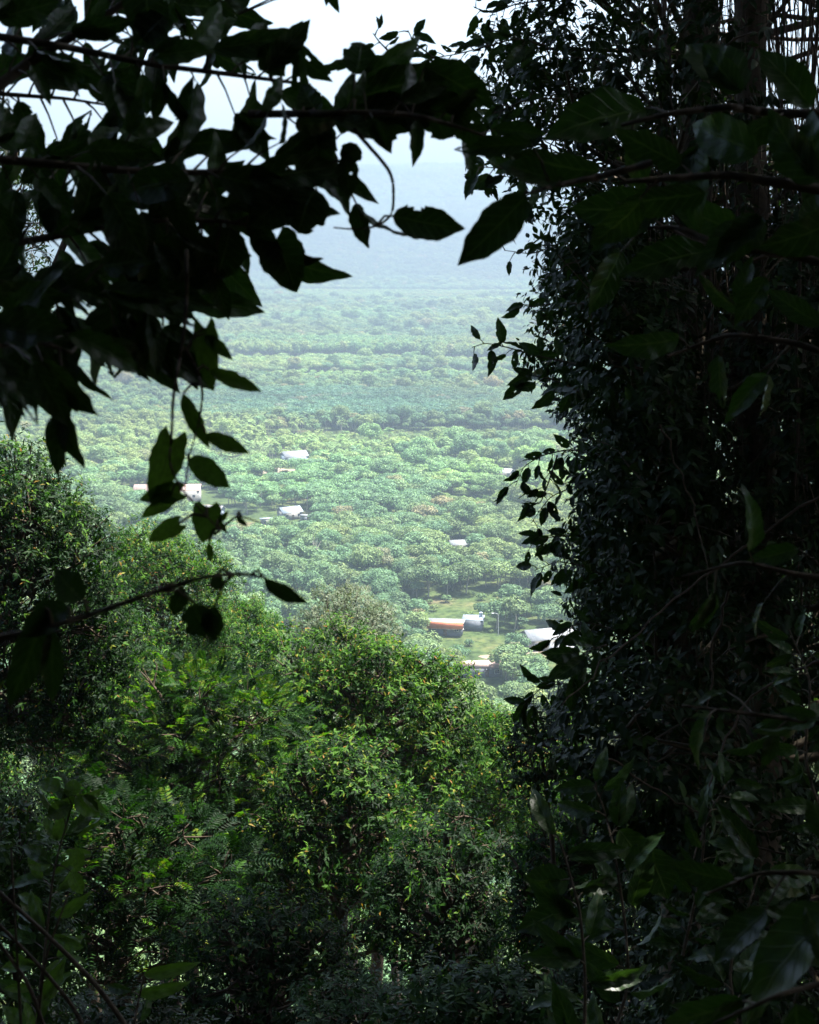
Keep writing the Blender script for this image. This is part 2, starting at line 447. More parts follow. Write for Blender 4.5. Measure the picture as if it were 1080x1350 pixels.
def tree(name, label, cat, crown_c, crown_r, nclump, mat, seed, L=0.14, ratio=0.34, dens=14, per=7, young=0.25, mode='tuft',
         hang=0.35, tone0=0.35, trunk_r=0.13, csize=(0.30, 0.48), extra=(), low=-0.45, fine=False, group=None, bark='bark',
         shell=0.45, fill=0.72, base=None):
    """a tree or big shrub: a trunk with limbs and a crown of leafy shoots gathered in clumps"""
    rng = np.random.default_rng(seed)
    cc = np.asarray(crown_c, float); cr = np.asarray(crown_r, float)
    bx, by = (cc[0], cc[1]) if base is None else base
    root = np.array([bx, by, float(height(bx, by)) - 0.2])
    clumps = []
    ga = math.pi * (3 - 5 ** 0.5)
    for i in range(nclump):
        z = 1 - 1.8 * (i + 0.5) / nclump
        rr = math.sqrt(max(0, 1 - z * z)); th = i * ga + rng.random() * 0.7
        u = np.array([rr * math.cos(th), rr * math.sin(th), z])
        s = rng.uniform(*csize)
        f = (0.98 - s) * rng.uniform(0.82, 1.12)
        clumps.append((cc + u * cr * f, cr * s * np.array([1.05, 1.05, 0.72]) * rng.uniform(0.85, 1.15)))
    if fill:
        clumps.append((cc, cr * fill))
    for e in extra:
        clumps.append((np.asarray(e[0], float), np.asarray(e[1], float)))
    e = obj(name, None, label=label, cat=cat, group=group, loc=tuple(root))
    mb = MB()
    top = cc + np.array([0, 0, cr[2] * 0.15])
    tp = curve3([0, 0, 0], top - root, rng, 16, 0.04)
    mb.tube(tp, np.linspace(trunk_r, trunk_r * 0.35, 16), 8)
    for c, r in clumps:
        en = c - root
        st = tp[int(np.clip(np.searchsorted(tp[:, 2], en[2] - 0.55 * np.linalg.norm(en[:2] - tp[-1][:2]) - 0.1 * cr[2]), 5, 15))]
        lp = curve3(st, en, rng, 6, 0.14)
        mb.tube(lp, np.linspace(trunk_r * 0.42, trunk_r * 0.1, 6), 5)
        for _ in range(7):
            u = unit(rng.standard_normal(3) + np.array([0, 0, 0.4]))
            q = curve3(lp[rng.integers(3, 6)], en + u * r * 0.88, rng, 5, 0.12)
            mb.tube(q, np.linspace(trunk_r * 0.11, trunk_r * 0.03, 5), 4)
    mc = MB()
    pts, ax = clump_points(clumps, dens, rng, low, shell)
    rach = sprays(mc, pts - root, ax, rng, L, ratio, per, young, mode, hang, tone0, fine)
    obj('trunk', mb.mesh(name + '_trunk', M[bark], True), e)
    obj('crown', mc.mesh(name + '_crown', M[mat]), e, kind='stuff')
    return e


# ------------------------------------------------------------------ ground (hillside, valley floor and far hills in one sheet)
def build_ground():
    na = 240
    rs = np.concatenate([[0.0], np.geomspace(1.2, 9300, 210)])
    th = np.arange(na) * 2 * np.pi / na
    x = rs[:, None] * np.sin(th)[None]; y = rs[:, None] * np.cos(th)[None]
    z = height(x, y)
    v = np.stack([x, y, z], -1).reshape(-1, 3)
    i = np.arange(len(rs) - 1)[:, None] * na; j = np.arange(na)[None]; k = (j + 1) % na
    A = (i + j).ravel(); B = (i + k).ravel(); C = A + na; D = B + na
    t = np.concatenate([np.stack([A, D, B], 1), np.stack([A, C, D], 1)])
    m = MB(); m.add(v, t)
    obj('ground', m.mesh('ground', M['ground'], True), kind='structure')


build_ground()

# ------------------------------------------------------------------ valley: clearings, woods, houses
CLEAR = [  # centre px, py, half width m, half depth m, kind
    (632, 800, 27, 17, 'grass'), (575, 806, 13, 10, 'grass'), (600, 838, 12, 9, 'grass'),
    (700, 850, 16, 12, 'yard'), (655, 862, 9, 8, 'yard'),
    (560, 582, 110, 36, 'scrub'), (470, 584, 60, 24, 'scrub'),
    (620, 668, 22, 16, 'scrub'), (590, 690, 13, 12, 'scrub'),
    (335, 700, 26, 22, 'scrub'), (300, 690, 16, 14, 'scrub'),
    (385, 618, 20, 20, 'yard'), (378, 683, 15, 14, 'yard'), (225, 660, 30, 26, 'yard'), (275, 676, 20, 14, 'yard'),
    (520, 500, 150, 50, 'low'), (380, 395, 500, 130, 'low'), (600, 388, 500, 120, 'low'),
    (500, 545, 30, 10, 'low'), (665, 628, 12, 12, 'yard'), (605, 723, 10, 9, 'yard'), (345, 640, 12, 12, 'scrub'),
]
CG = [(*G(c[0], c[1])[:2], c[2], c[3], c[4]) for c in CLEAR]


def clear_at(x, y):
    k = np.full(np.shape(x), '', dtype='<U6')
    jx = x + 5 * np.sin(y / 9.0); jy = y + 4 * np.sin(x / 7.0)
    for cx, cy, a, b, kind in CG:
        d = ((jx - cx) / a) ** 2 + ((jy - cy) / b) ** 2
        k = np.where((d < 1) & (k == ''), kind, k)
    return k


def valley_tree_mesh(seed, h, r, shape, nl, ls):
    rng = np.random.default_rng(seed)
    tr = MB(); cr = MB()
    tp = curve3([0, 0, -0.6], [rng.normal() * .4, rng.normal() * .4, h * 0.72], rng, 5, 0.04)
    tr.tube(tp, np.linspace(0.26, 0.12, 5), 5)
    clumps = []
    n = {'round': 11, 'oval': 12, 'dome': 13, 'bush': 7, 'open': 9}[shape]
    sq = {'round': 0.85, 'oval': 1.35, 'dome': 0.62, 'bush': 0.7, 'open': 0.9}[shape]
    c0 = np.array([0, 0, h - r * sq])
    for i in range(n):
        z = 1 - 1.25 * (i + 0.5) / n; rr = math.sqrt(1 - z * z); th = i * 2.4 + rng.random()
        s = rng.uniform(0.32, 0.5)
        u = np.array([rr * math.cos(th), rr * math.sin(th), z])
        rad = np.array([r, r, r * sq])
        clumps.append((c0 + u * rad * (1 - s) * rng.uniform(0.85, 1.2), rad * s * np.array([1, 1, 0.8])))
    for c, rd in clumps:
        tr.tube(curve3(tp[rng.integers(2, 5)], c, rng, 4, 0.1), np.linspace(0.1, 0.03, 4), 3)
    clumps.append((c0, np.array([r, r, r * sq]) * 0.6))
    tot = []
    for c, rd in clumps:
        m = nl // len(clumps)
        u = unit(rng.standard_normal((m * 2, 3))); u = u[u[:, 2] > -0.55][:m]
        p = c + u * rd * (0.75 + 0.33 * rng.random((len(u), 1)))
        nn = unit(u + 0.38 * rng.standard_normal(u.shape) + [0, 0, .35])
        tot.append((p, nn))
    p = np.concatenate([a for a, b in tot]); nn = np.concatenate([b for a, b in tot])
    d = unit(np.cross(nn, unit(rng.standard_normal(nn.shape))))
    L = ls * (0.6 + 0.8 * rng.random(len(p)))
    leaves(cr, p - d * L[:, None] * 0.5, d, nn, L, L * 0.62, np.clip(rng.normal(0.5, 0.22, len(p)), 0, 1), 0.12, 0.1)
    return tr, cr


def palm_mesh(seed, h):
    rng = np.random.default_rng(seed)
    tr = MB(); cr = MB()
    tp = curve3([0, 0, -0.6], [rng.normal() * .8, rng.normal() * .8, h], rng, 7, 0.05)
    tr.tube(tp, np.linspace(0.22, 0.13, 7), 6)
    top = tp[-1]
    for i in range(20):
        a = i * 2.4; el = rng.uniform(-0.35, 1.1); Lf = rng.uniform(3.2, 4.4)
        dr = np.array([math.cos(a) * math.cos(el), math.sin(a) * math.cos(el), math.sin(el)])
        s = np.linspace(0, 1, 16)
        pts = top + dr * (Lf * s)[:, None] + np.array([0, 0, -1]) * (Lf * 0.55 * s ** 2)[:, None]
        side = unit(np.cross(dr, [0, 0, 1.0]))
        cr.tube(pts, np.linspace(0.05, 0.015, 16), 3, 0.6)
        for sg in (-1, 1):
            d = unit(np.tile(side * sg, (15, 1)) + dr * 0.5 + np.array([0, 0, -0.55]))
            ll = 1.0 * np.sin(np.pi * np.clip(s[1:] * 0.85 + 0.12, 0, 1)) + 0.15
            leaves(cr, pts[1:], d, np.tile([0, 0, 1.0], (15, 1)), ll, np.full(15, 0.2), np.full(15, 0.55), 0.05, 0.15)
    return tr, cr


VAR = []   # (trunk mesh, crown mesh, joined mesh, words, height, radius)


def add_variant(tr, cr, words, h, r):
    tm = tr.mesh('valley_trunk', M['pale_bark'], True); cm = cr.mesh('valley_crown', M['valley'])
    jm = MB(); jm.add(np.concatenate(tr.v), np.concatenate(tr.t)); nv = len(np.concatenate(tr.t))
    jm.add(np.concatenate(cr.v), np.concatenate(cr.t), np.concatenate(cr.a))
    me = jm.mesh('valley_tree_joined', M['valley']); me.materials.append(M['pale_bark'])
    idx = np.zeros(len(me.polygons), np.int32); idx[:nv] = 1
    me.polygons.foreach_set('material_index', idx)
    VAR.append((tm, cm, me, words, h, r))


add_variant(*valley_tree_mesh(11, 10.5, 4.6, 'round', 1500, 0.75), 'round crowned', 10.5, 4.6)
add_variant(*valley_tree_mesh(12, 12.5, 4.0, 'oval', 1500, 0.75), 'tall narrow crowned', 12.5, 4.0)
add_variant(*valley_tree_mesh(13, 10.0, 5.4, 'dome', 1600, 0.80), 'wide domed', 10, 5.4)
add_variant(*valley_tree_mesh(14, 11.0, 4.2, 'open', 900, 0.85), 'loose open crowned', 11, 4.2)
add_variant(*valley_tree_mesh(15, 3.0, 2.2, 'bush', 500, 0.55), 'low rounded', 3, 2.2)
add_variant(*palm_mesh(16, 9.0), 'feathery', 9, 3.5)
add_variant(*valley_tree_mesh(18, 16.5, 6.8, 'round', 2600, 0.85), 'spreading tall', 16.5, 6.8)
add_variant(*valley_tree_mesh(17, 15.5, 3.7, 'oval', 1300, 0.8), 'high straight stemmed', 15.5, 3.7)


def smooth_noise(x, y, s, k):
    return (np.sin(x / s + k * 1.3) + np.sin(y / s * 1.1 + k * 2.1) + np.sin((x + y) / s * 0.7 + k) + np.sin((x - 1.4 * y) / s * 0.45 + k * 3)) / 4


def forest_points():
    rng = np.random.default_rng(5)
    out = []
    # ring start, end, cell, half angle
    for r0, r1, cell, ha in ((100, 300, 5.6, 26), (300, 1500, 6.0, 22), (1500, 3300, 8.0, 19), (3300, 5400, 12, 18.5)):
        X = r1 * math.sin(R(ha))
        gx, gy = np.meshgrid(np.arange(-X, X, cell), np.arange(r0 * 0.85, r1, cell))
        x = gx.ravel() + rng.uniform(-0.45, 0.45, gx.size) * cell; y = gy.ravel() + rng.uniform(-0.45, 0.45, gx.size) * cell
        r = np.hypot(x, y); m = (r >= r0) & (r < r1) & (np.abs(np.arctan2(x, y)) < R(ha))
        x, y, r = x[m], y[m], r[m]
        sc = {5.6: 0.85, 6.0: 0.84, 8.0: 1.02, 12: 1.5}[cell] * rng.uniform(0.55, 1.45, len(x))
        out.append(np.stack([x, y, r, sc], 1))
    a = np.concatenate(out)
    x, y, r, sc = a.T
    k = clear_at(x, y)
    n1 = smooth_noise(x, y, 60, 1.0); n2 = smooth_noise(x, y, 110, 4.0); u = rng.random(len(x))
    var = np.select([(n1 > 0.25) & (u < .8), (n1 < -0.3) & (u < .8), u < 0.3, u < 0.55, u < 0.78], [2, 1, 0, 3, 2], 0)
    var = np.where((u > 0.965) & (n2 > 0) & (r < 1500), 5, var)
    var = np.where((rng.random(len(x)) < 0.05) & (r < 3300), 6, var)
    # coconut palms round the houses at the left
    for hx, hy, hr in ((385, 590, 70), (330, 585, 60), (700, 868, 14), (215, 655, 25), (350, 690, 25)):
        g = G(hx, hy)
        var = np.where((np.hypot(x - g[0], (y - g[1]) * 0.7) < hr) & (rng.random(len(x)) < 0.45), 5, var)
    # tall stands behind the low strips
    for cx, cy, w, dp in ((505, 482, 150, 45), (690, 486, 90, 45)):
        g = G(cx, cy)
        tall = (np.abs(x - g[0]) < w) & (y > g[1] + 20) & (y < g[1] + 20 + dp * 2.2)
        var = np.where(tall, 7, var); sc = np.where(tall, rng.uniform(1.15, 1.5, len(x)), sc)
    g = G(520, 560)
    dome = (np.abs(x - g[0]) < 150) & (y > g[1] - 15) & (y < g[1] + 130)
    var = np.where(dome, 2, var); sc = np.where(dome, rng.uniform(1.0, 1.3, len(x)), sc)
    # undergrowth between the nearer trees
    und = (rng.random(len(x)) < 0.14) & (r < 900) & (k == '')
    var = np.where(und, 4, var); sc = np.where(und, rng.uniform(0.7, 1.4, len(x)), sc)
    keep = np.ones(len(x), bool)
    keep &= ~((k == 'yard') | ((k == 'grass') & (u > 0.5)) | ((k == 'scrub') & (u > 0.75)))
    low = (k == 'grass') | (k == 'scrub')
    var = np.where(low, 4, var); sc = np.where(low, rng.uniform(0.25, 1.0, len(x)) ** 1.3, sc)
    lw = k == 'low'
    var = np.where(lw, 2, var); sc = np.where(lw, sc * 0.55, sc)
    # the mountain forest keeps clear of the lookout slope in front of the lens
    # tint
    tint = np.ones((len(x), 3))
    b = 1.5 + 0.5 * smooth_noise(x, y, 70, 7) + 0.25 * smooth_noise(x, y, 23, 3) + rng.normal(0, 0.16, len(x))
    yel = np.clip(0.42 + 0.9 * smooth_noise(x, y, 45, 9) + rng.normal(0, 0.3, len(x)), 0, 1)
    b = b + 0.22 * np.sin(y / 95.0 + 0.6 * np.sin(x / 140.0) + y / 2100.0) * sstep(600, 1100, y)
    tint[:, 0] = b * (0.76 + 0.46 * yel); tint[:, 1] = b * (0.90 + 0.12 * yel); tint[:, 2] = b * (1.32 - 0.28 * yel)
    br = rng.random(len(x)) < 0.035
    tint[br] *= np.array([1.8, 1.05, 1.2])
    tint[dome] = tint[dome] * np.array([0.75, 0.9, 1.15])
    tint[low | lw] *= np.array([1.45, 1.3, 1.1])
    g = G(690, 650)
    yl = np.hypot(x - g[0], (y - g[1]) * 0.8) < 45
    tint[yl] *= np.array([1.3, 1.2, 0.95])
    hillf = sstep(3250, 3500, y) * (1 - sstep(3900, 4300, y))
    tint *= (1 - 0.45 * hillf)[:, None]
    tint = np.clip(tint, 0.4, 2.3)
    z = height(x, y)
    q = np.stack([x, y, z], 1)
    # keep footprints of houses and the planted mid-distance trees free
    for hx, hy, hr in HOUSE_KEEP:
        keep &= np.hypot(x - hx, y - hy) > hr
    keep &= ~((r < 75) & (z + 11 > CAM_Z - 0.42 * r))
    return q[keep], sc[keep], var[keep].astype(int), tint[keep], rng.random(keep.sum()) * 6.28, k[keep]


# --- houses -----------------------------------------------------------------------------------
HOUSE_KEEP = []
HOUSES = []


def quad_prism(mb, rect, z0, z1):
    x0, y0, x1, y1 = rect
    mb.box(((x0 + x1) / 2, (y0 + y1) / 2, (z0 + z1) / 2), (x1 - x0, y1 - y0, z1 - z0))


def house(px, py, w, dp, hh, rz, kind, wall, roofm, label, name='house', cat='house', nwin=2, keep=None, fascia=None, door=True):
    """px,py: pixel of the middle of the wall's foot facing the lens"""
    g = G(px, py)
    z = float(height(g[0], g[1]))
    HOUSE_KEEP.append((g[0], g[1], keep or max(w, dp) * 0.62))
    tow = -g[:2] / np.hypot(g[0], g[1])
    for q in ((9, 15, 21, 27) if g[1] < 600 else (12, 22, 31, 39)):
        HOUSE_KEEP.append((g[0] + tow[0] * q, g[1] + tow[1] * q, max(4, w * (0.56 if g[1] < 600 else 0.42))))
    e = obj(name, None, label=label, cat=cat, loc=(g[0], g[1], z))
    e.rotation_euler = (0, 0, rz)
    m = MB(); m.box((0, 0, hh / 2 - 0.5), (w, dp, hh + 1.0))
    wl = obj('wall', m.mesh('wall', M[wall]), e)
    y = -dp / 2
    m = MB()
    ov = 0.6
    if kind == 'gable':       # ridge runs along x
        rh = 0.24 * dp
        for s in (-1, 1):
            a = np.array([[-w / 2 - ov, s * (dp / 2 + ov), hh - 0.15], [w / 2 + ov, s * (dp / 2 + ov), hh - 0.15], [w / 2 + ov, 0, hh + rh], [-w / 2 - ov, 0, hh + rh]])
            b = a + np.array([0, 0, 0.14])
            v = np.concatenate([a, b])
            q = [(0, 1, 2, 3), (7, 6, 5, 4), (0, 4, 5, 1), (1, 5, 6, 2), (2, 6, 7, 3), (3, 7, 4, 0)]
            m.add(v, [x for c in q for x in ((c[0], c[1], c[2]), (c[0], c[2], c[3]))])
            n = int(w / 0.9)
            for i in range(n):           # standing seams
                xx = -w / 2 + (i + 0.5) * w / n
                m.tube([[xx, s * (dp / 2 + ov - 0.05), hh + 0.03], [xx, 0.02 * s, hh + rh + 0.14]], 0.05, 3)
        for sx in (-1, 1):
            g2 = MB()
            v = np.array([[sx * w / 2, -dp / 2, hh], [sx * w / 2, dp / 2, hh], [sx * w / 2, 0, hh + rh - 0.02], [sx * (w / 2 - .15), -dp / 2, hh], [sx * (w / 2 - .15), dp / 2, hh], [sx * (w / 2 - .15), 0, hh + rh - 0.02]])
            g2.add(v, [(0, 1, 2), (5, 4, 3), (0, 2, 5), (0, 5, 3), (1, 4, 5), (1, 5, 2)])
            obj('gable', g2.mesh('gable', M[wall]), e)
    elif kind == 'hip':
        rh = 0.26 * dp
        v = np.array([[-w / 2 - ov, -dp / 2 - ov, hh], [w / 2 + ov, -dp / 2 - ov, hh], [w / 2 + ov, dp / 2 + ov, hh], [-w / 2 - ov, dp / 2 + ov, hh],
                      [-w / 2 + dp * .35, 0, hh + rh], [w / 2 - dp * .35, 0, hh + rh]])
        m.add(v, [(0, 1, 5), (0, 5, 4), (1, 2, 5), (2, 3, 4), (2, 4, 5), (3, 0, 4), (0, 2, 1), (0, 3, 2)])
    else:                     # one slope falling to the back
        a = np.array([[-w / 2 - ov, y - ov, hh + .5], [w / 2 + ov, y - ov, hh + .5], [w / 2 + ov, -y + ov, hh + .02], [-w / 2 - ov, -y + ov, hh + .02]])
        b = a + np.array([0, 0, 0.16]); v = np.concatenate([a, b])
        q = [(0, 1, 2, 3), (7, 6, 5, 4), (0, 4, 5, 1), (1, 5, 6, 2), (2, 6, 7, 3), (3, 7, 4, 0)]
        m.add(v, [x for c in q for x in ((c[0], c[1], c[2]), (c[0], c[2], c[3]))])
        m.box((0, y + 0.1, hh + 0.25), (w, 0.2, 0.5))
    obj('roof', m.mesh('roof', M[roofm]), e)
    slots = nwin + (1 if door else 0)
    for i in range(slots):
        xx = -w / 2 + (i + 0.5) * w / slots
        if door and i == slots // 2:
            d = MB(); d.box((xx, y - 0.03, 1.05), (1.1, 0.1, 2.1)); obj('door', d.mesh('door', M['door']), e)
            continue
        f = MB()
        for sx in (-1, 1): f.box((xx + sx * 0.7, y - 0.04, hh * 0.56), (0.12, 0.12, 1.3))
        for sz in (-1, 1): f.box((xx, y - 0.04, hh * 0.56 + sz * 0.65), (1.52, 0.14, 0.12))
        f.box((xx, y - 0.04, hh * 0.56), (0.06, 0.1, 1.2))
        fo = obj('window', f.mesh('window', M['frame']), e)
        p = MB(); p.box((xx, y - 0.015, hh * 0.56), (1.3, 0.05, 1.2)); obj('pane', p.mesh('pane', M['glass']), fo)
    if fascia:
        f = MB()
        f.box((0, y - 1.3, hh - 0.1), (w + 0.7, 0.18, 2.2))
        f.box((w / 2 + 0.26, y - 0.2, hh - 0.1), (0.18, 2.0, 2.2)); f.box((-w / 2 - 0.26, y - 0.2, hh - 0.1), (0.18, 2.0, 2.2))
        obj('fascia', f.mesh('fascia', M[fascia]), e)
        c = MB(); c.box((0, y - 0.6, hh - 1.3), (w + 1.2, 1.22, 0.1)); obj('canopy_soffit', c.mesh('canopy_soffit', M['white_wall']), e)
    return e


hA = house(588, 836, 11, 5.5, 3.9, R(-7), 'mono', 'grey_wall', 'metal_roof',
           'flat building with a bright orange fascia beside the grass clearing', name='shop_building', cat='building', nwin=2, fascia='orange', keep=10)
# its rear wing with dark side wall
mw = MB(); mw.box((8.4, 7.0, 1.6), (6.5, 6, 3.8)); obj('rear_wing', mw.mesh('rear_wing', M['grey_wall']), hA)
mw = MB(); mw.box((8.4, 7.0, 3.62), (7.2, 6.6, 0.2)); obj('wing_roof', mw.mesh('wing_roof', M['grey_roof']), hA)
tk = MB(); tk.tube([[10.8, 8, 3.7], [10.8, 8, 5.2]], 0.6, 12); tk.tube([[10.8, 8, 5.2], [10.8, 8, 5.5]], [0.6, 0.1], 12); obj('water_tank', tk.mesh('water_tank', M['blue_wall']), hA)
HOUSE_KEEP.append((float(hA.location.x) + 9, float(hA.location.y) + 8, 8))
house(722, 852, 15, 9, 3.6, R(18), 'gable', 'white_wall', 'metal_roof', 'white metal roofed house half hidden behind the dark creeper leaves', nwin=3, keep=10)
house(745, 868, 8, 6, 3.0, R(-20), 'gable', 'white_wall', 'metal_roof', 'small pale house close under the larger white roof', nwin=2)
house(634, 888, 12, 6, 2.6, R(4), 'hip', 'grey_wall', 'pink_roof', 'long low house with a pinkish grey roof below the orange fascia', nwin=3, keep=8)
house(388, 612, 13, 10, 5.2, R(24), 'gable', 'blue_wall', 'metal_roof', 'white roofed house with a bluish wall among the palms', nwin=2, keep=10)
house(362, 614, 8, 6, 2.8, R(-10), 'mono', 'white_wall', 'pink_roof', 'low cream shed left of the white roofed palm house', name='shed', cat='shed', nwin=1)
house(382, 684, 9, 8, 3.2, R(28), 'gable', 'white_wall', 'grey_roof', 'house with a blue grey roof standing deep in the valley trees', nwin=2, keep=9)
house(405, 688, 5, 4, 2.4, R(-14), 'mono', 'grey_wall', 'metal_roof', 'tiny pale roofed shed right of the blue grey roof', name='shed', cat='shed', nwin=1)
house(222, 662, 31, 9, 6.5, R(2), 'gable', 'white_wall', 'pink_roof', 'large pinkish roofed building behind the hanging vine leaves', name='long_house', cat='building', nwin=5, keep=14)
house(274, 682, 14, 8, 3.0, R(-12), 'gable', 'blue_wall', 'metal_roof', 'long pale blue house just right of the hanging heart leaves', nwin=3, keep=9)
house(605, 724, 7, 5.5, 2.6, R(10), 'gable', 'white_wall', 'metal_roof', 'small white roof alone in the middle of the valley trees', nwin=1, keep=5)
house(664, 630, 9, 7, 3.0, R(-25), 'gable', 'white_wall', 'metal_roof', 'white roofed house beyond the drooping creeper twigs', nwin=1, keep=7)
house(352, 693, 5, 4, 2.4, R(16), 'mono', 'white_wall', 'grey_roof', 'small white shed at the edge of the left scrub clearing', name='shed', cat='shed', nwin=1, keep=5)
house(212, 346, 60, 22, 9, R(3), 'gable', 'white_wall', 'metal_roof', 'very far long white building at the foot of the hills', name='long_house', cat='building', nwin=6, keep=40)


def street_lamp(px, py, h, label):
    g = G(px, py); z = float(height(g[0], g[1]))
    e = obj('street_lamp', None, label=label, cat='street lamp', loc=(g[0], g[1], z))
    m = MB(); m.tube([[0, 0, -.5], [0, 0, h]], [0.13, 0.08], 8); obj('pole', m.mesh('pole', M['steel']), e)
    m = MB(); m.tube([[0, 0, h - .1], [-0.6, 0, h + .25], [-1.5, 0, h + .3]], 0.05, 5); obj('arm', m.mesh('arm', M['steel']), e)
    m = MB(); m.box((-1.9, 0, h + .28), (0.9, 0.32, 0.16)); obj('lamp_head', m.mesh('lamp_head', M['lamp']), e)
    HOUSE_KEEP.append((g[0], g[1], 3.0))


street_lamp(657, 838, 7.0, 'thin grey street lamp between the orange fascia and the white roof')


def yard(px, py, a, b, label):
    g = G(px, py); n = 20
    th = np.arange(n) * 2 * np.pi / n
    rr = 1 + 0.18 * np.sin(3 * th + px) + 0.1 * np.sin(5 * th)
    xs = g[0] + a * rr * np.cos(th); ys = g[1] + b * rr * np.sin(th)
    rings = []
    for f in (0.0, 0.5, 1.0):
        X = g[0] + (xs - g[0]) * f; Y = g[1] + (ys - g[1]) * f
        rings.append(np.stack([X, Y, height(X, Y) + 0.25 * (1 - f * 0.8)], 1))
    v = np.concatenate(rings)
    t = []
    for k in range(2):
        for i in range(n):
            j = (i + 1) % n
            t += [(k * n + i, (k + 1) * n + i, (k + 1) * n + j), (k * n + i, (k + 1) * n + j, k * n + j)]
    m = MB(); m.add(v, t)
    obj('path', m.mesh('bare_earth', M['earth']), kind='structure')


yard(700, 862, 11, 6, ''); yard(660, 868, 6, 4, ''); yard(366, 620, 10, 8, ''); yard(222, 668, 18, 10, ''); yard(345, 706, 7, 5, '')

# --- forest -----------------------------------------------------------------------------------
FP, FS, FV, FT, FR, FK = forest_points()
px_, py_, dd_ = 540 + F * FP[:, 0] / ((FP - CAM) @ FWD), 675 - F * ((FP - CAM) @ UP) / ((FP - CAM) @ FWD), np.hypot(FP[:, 0], FP[:, 1])
# the trees that show largest: those standing in the open window of the picture, nearest first
win = (px_ > 190) & (px_ < 770) & (py_ > 540) & (py_ < 930) & (dd_ > 330)
edge = np.interp(px_, [190, 330, 400, 540, 640, 770], [760, 800, 790, 850, 900, 960])
win &= py_ < edge + 15
order = np.argsort(np.where(win, dd_, 1e9))[:300]
single = np.zeros(len(FP), bool); single[order] = True
single &= win
ZONE = [((628, 806), 45, 'in the grass clearing'), ((600, 838), 40, 'round the orange fascia building'), ((720, 852), 38, 'round the white roofed house'),
        ((634, 888), 36, 'near the low pinkish roof'), ((382, 684), 40, 'round the blue grey roof'), ((605, 724), 35, 'round the lone white roof'),
        ((275, 682), 45, 'near the pale blue house')]
ZG = [(G(*z[0])[:2], z[1], z[2]) for z in ZONE]
LM = [(600, 830, 'the orange fascia building'), (628, 795, 'the grass clearing'), (722, 852, 'the white roofed house'), (634, 882, 'the low pinkish roof'), (382, 676, 'the blue grey roof'),
      (605, 720, 'the lone white roof'), (275, 676, 'the pale blue house'), (657, 830, 'the street lamp'), (414, 740, 'the forked bare tree'), (516, 710, 'the leafless trunk'), (388, 606, 'the palm house'), (664, 626, 'the farther white roof')]
for i in np.nonzero(single)[0]:
    v = FV[i]; tm, cm, jm, words, hh_, rr_ = VAR[v]
    t = FT[i]
    colw = 'reddish brown' if t[0] > t[1] * 1.35 else ('yellow green' if t[0] > t[1] * 1.1 else ('pale green' if t[1] > 1.15 else ('dark green' if t[1] < 0.85 else 'mid green')))
    best = min(LM, key=lambda q: math.hypot(px_[i] - q[0], (py_[i] - q[1]) * 1.3))
    dx, dy = px_[i] - best[0], (py_[i] - best[1]) * 1.3
    dist = math.hypot(dx, dy)
    rel = ('right of' if dx > 0 else 'left of') if abs(dx) > abs(dy) else ('in front of' if dy > 0 else 'beyond')
    where = ('close ' if dist < 30 else '') + rel + ' ' + best[2]
    what = {4: 'bush', 5: 'palm'}.get(v, 'tree')
    nm = {4: 'valley_bush', 5: 'coconut_palm'}.get(v, 'valley_tree')
    size = 'very large ' if FS[i] > 1.35 else ('large ' if FS[i] > 1.12 else ('tiny ' if FS[i] < 0.6 else ('small ' if FS[i] < 0.85 else '')))
    e = obj(nm, None, label=f'{size}{colw} {words} {what} {where}', cat=what, group={'bush': 'bushes on the valley floor', 'palm': 'palms on the valley floor'}.get(what, 'trees on the valley floor'), loc=tuple(FP[i]))
    e.rotation_euler = (0, 0, FR[i]); e.scale = (FS[i],) * 3
    a = obj('trunk', tm, e); b = obj('crown', cm, e)
    b['tint'] = [float(c) for c in t]

rest = ~single
fm = bpy.data.meshes.new('forest_points')
pp = FP[rest]
fm.vertices.add(len(pp)); fm.vertices.foreach_set('co', pp.astype(np.float32).ravel())
for nm, ty, key, arr in (('scl', 'FLOAT', 'value', FS[rest].astype(np.float32)), ('rotz', 'FLOAT', 'value', FR[rest].astype(np.float32)),
                         ('variant', 'INT', 'value', FV[rest].astype(np.int32)), ('tint', 'FLOAT_VECTOR', 'vector', FT[rest].astype(np.float32).ravel())):
    a = fm.attributes.new(nm, ty, 'POINT'); a.data.foreach_set(key, arr)
forest = obj('forest', fm, kind='stuff')
forest['label'] = 'dense green woods filling the valley and the far hills'
ng = bpy.data.node_groups.new('forest_nodes', 'GeometryNodeTree')
ng.interface.new_socket('Geometry', in_out='INPUT', socket_type='NodeSocketGeometry')
ng.interface.new_socket('Geometry', in_out='OUTPUT', socket_type='NodeSocketGeometry')
gi = ng.nodes.new('NodeGroupInput'); go = ng.nodes.new('NodeGroupOutput')


def named(nm, ty):
    n = ng.nodes.new('GeometryNodeInputNamedAttribute'); n.data_type = ty; n.inputs[0].default_value = nm
    return n.outputs[0]


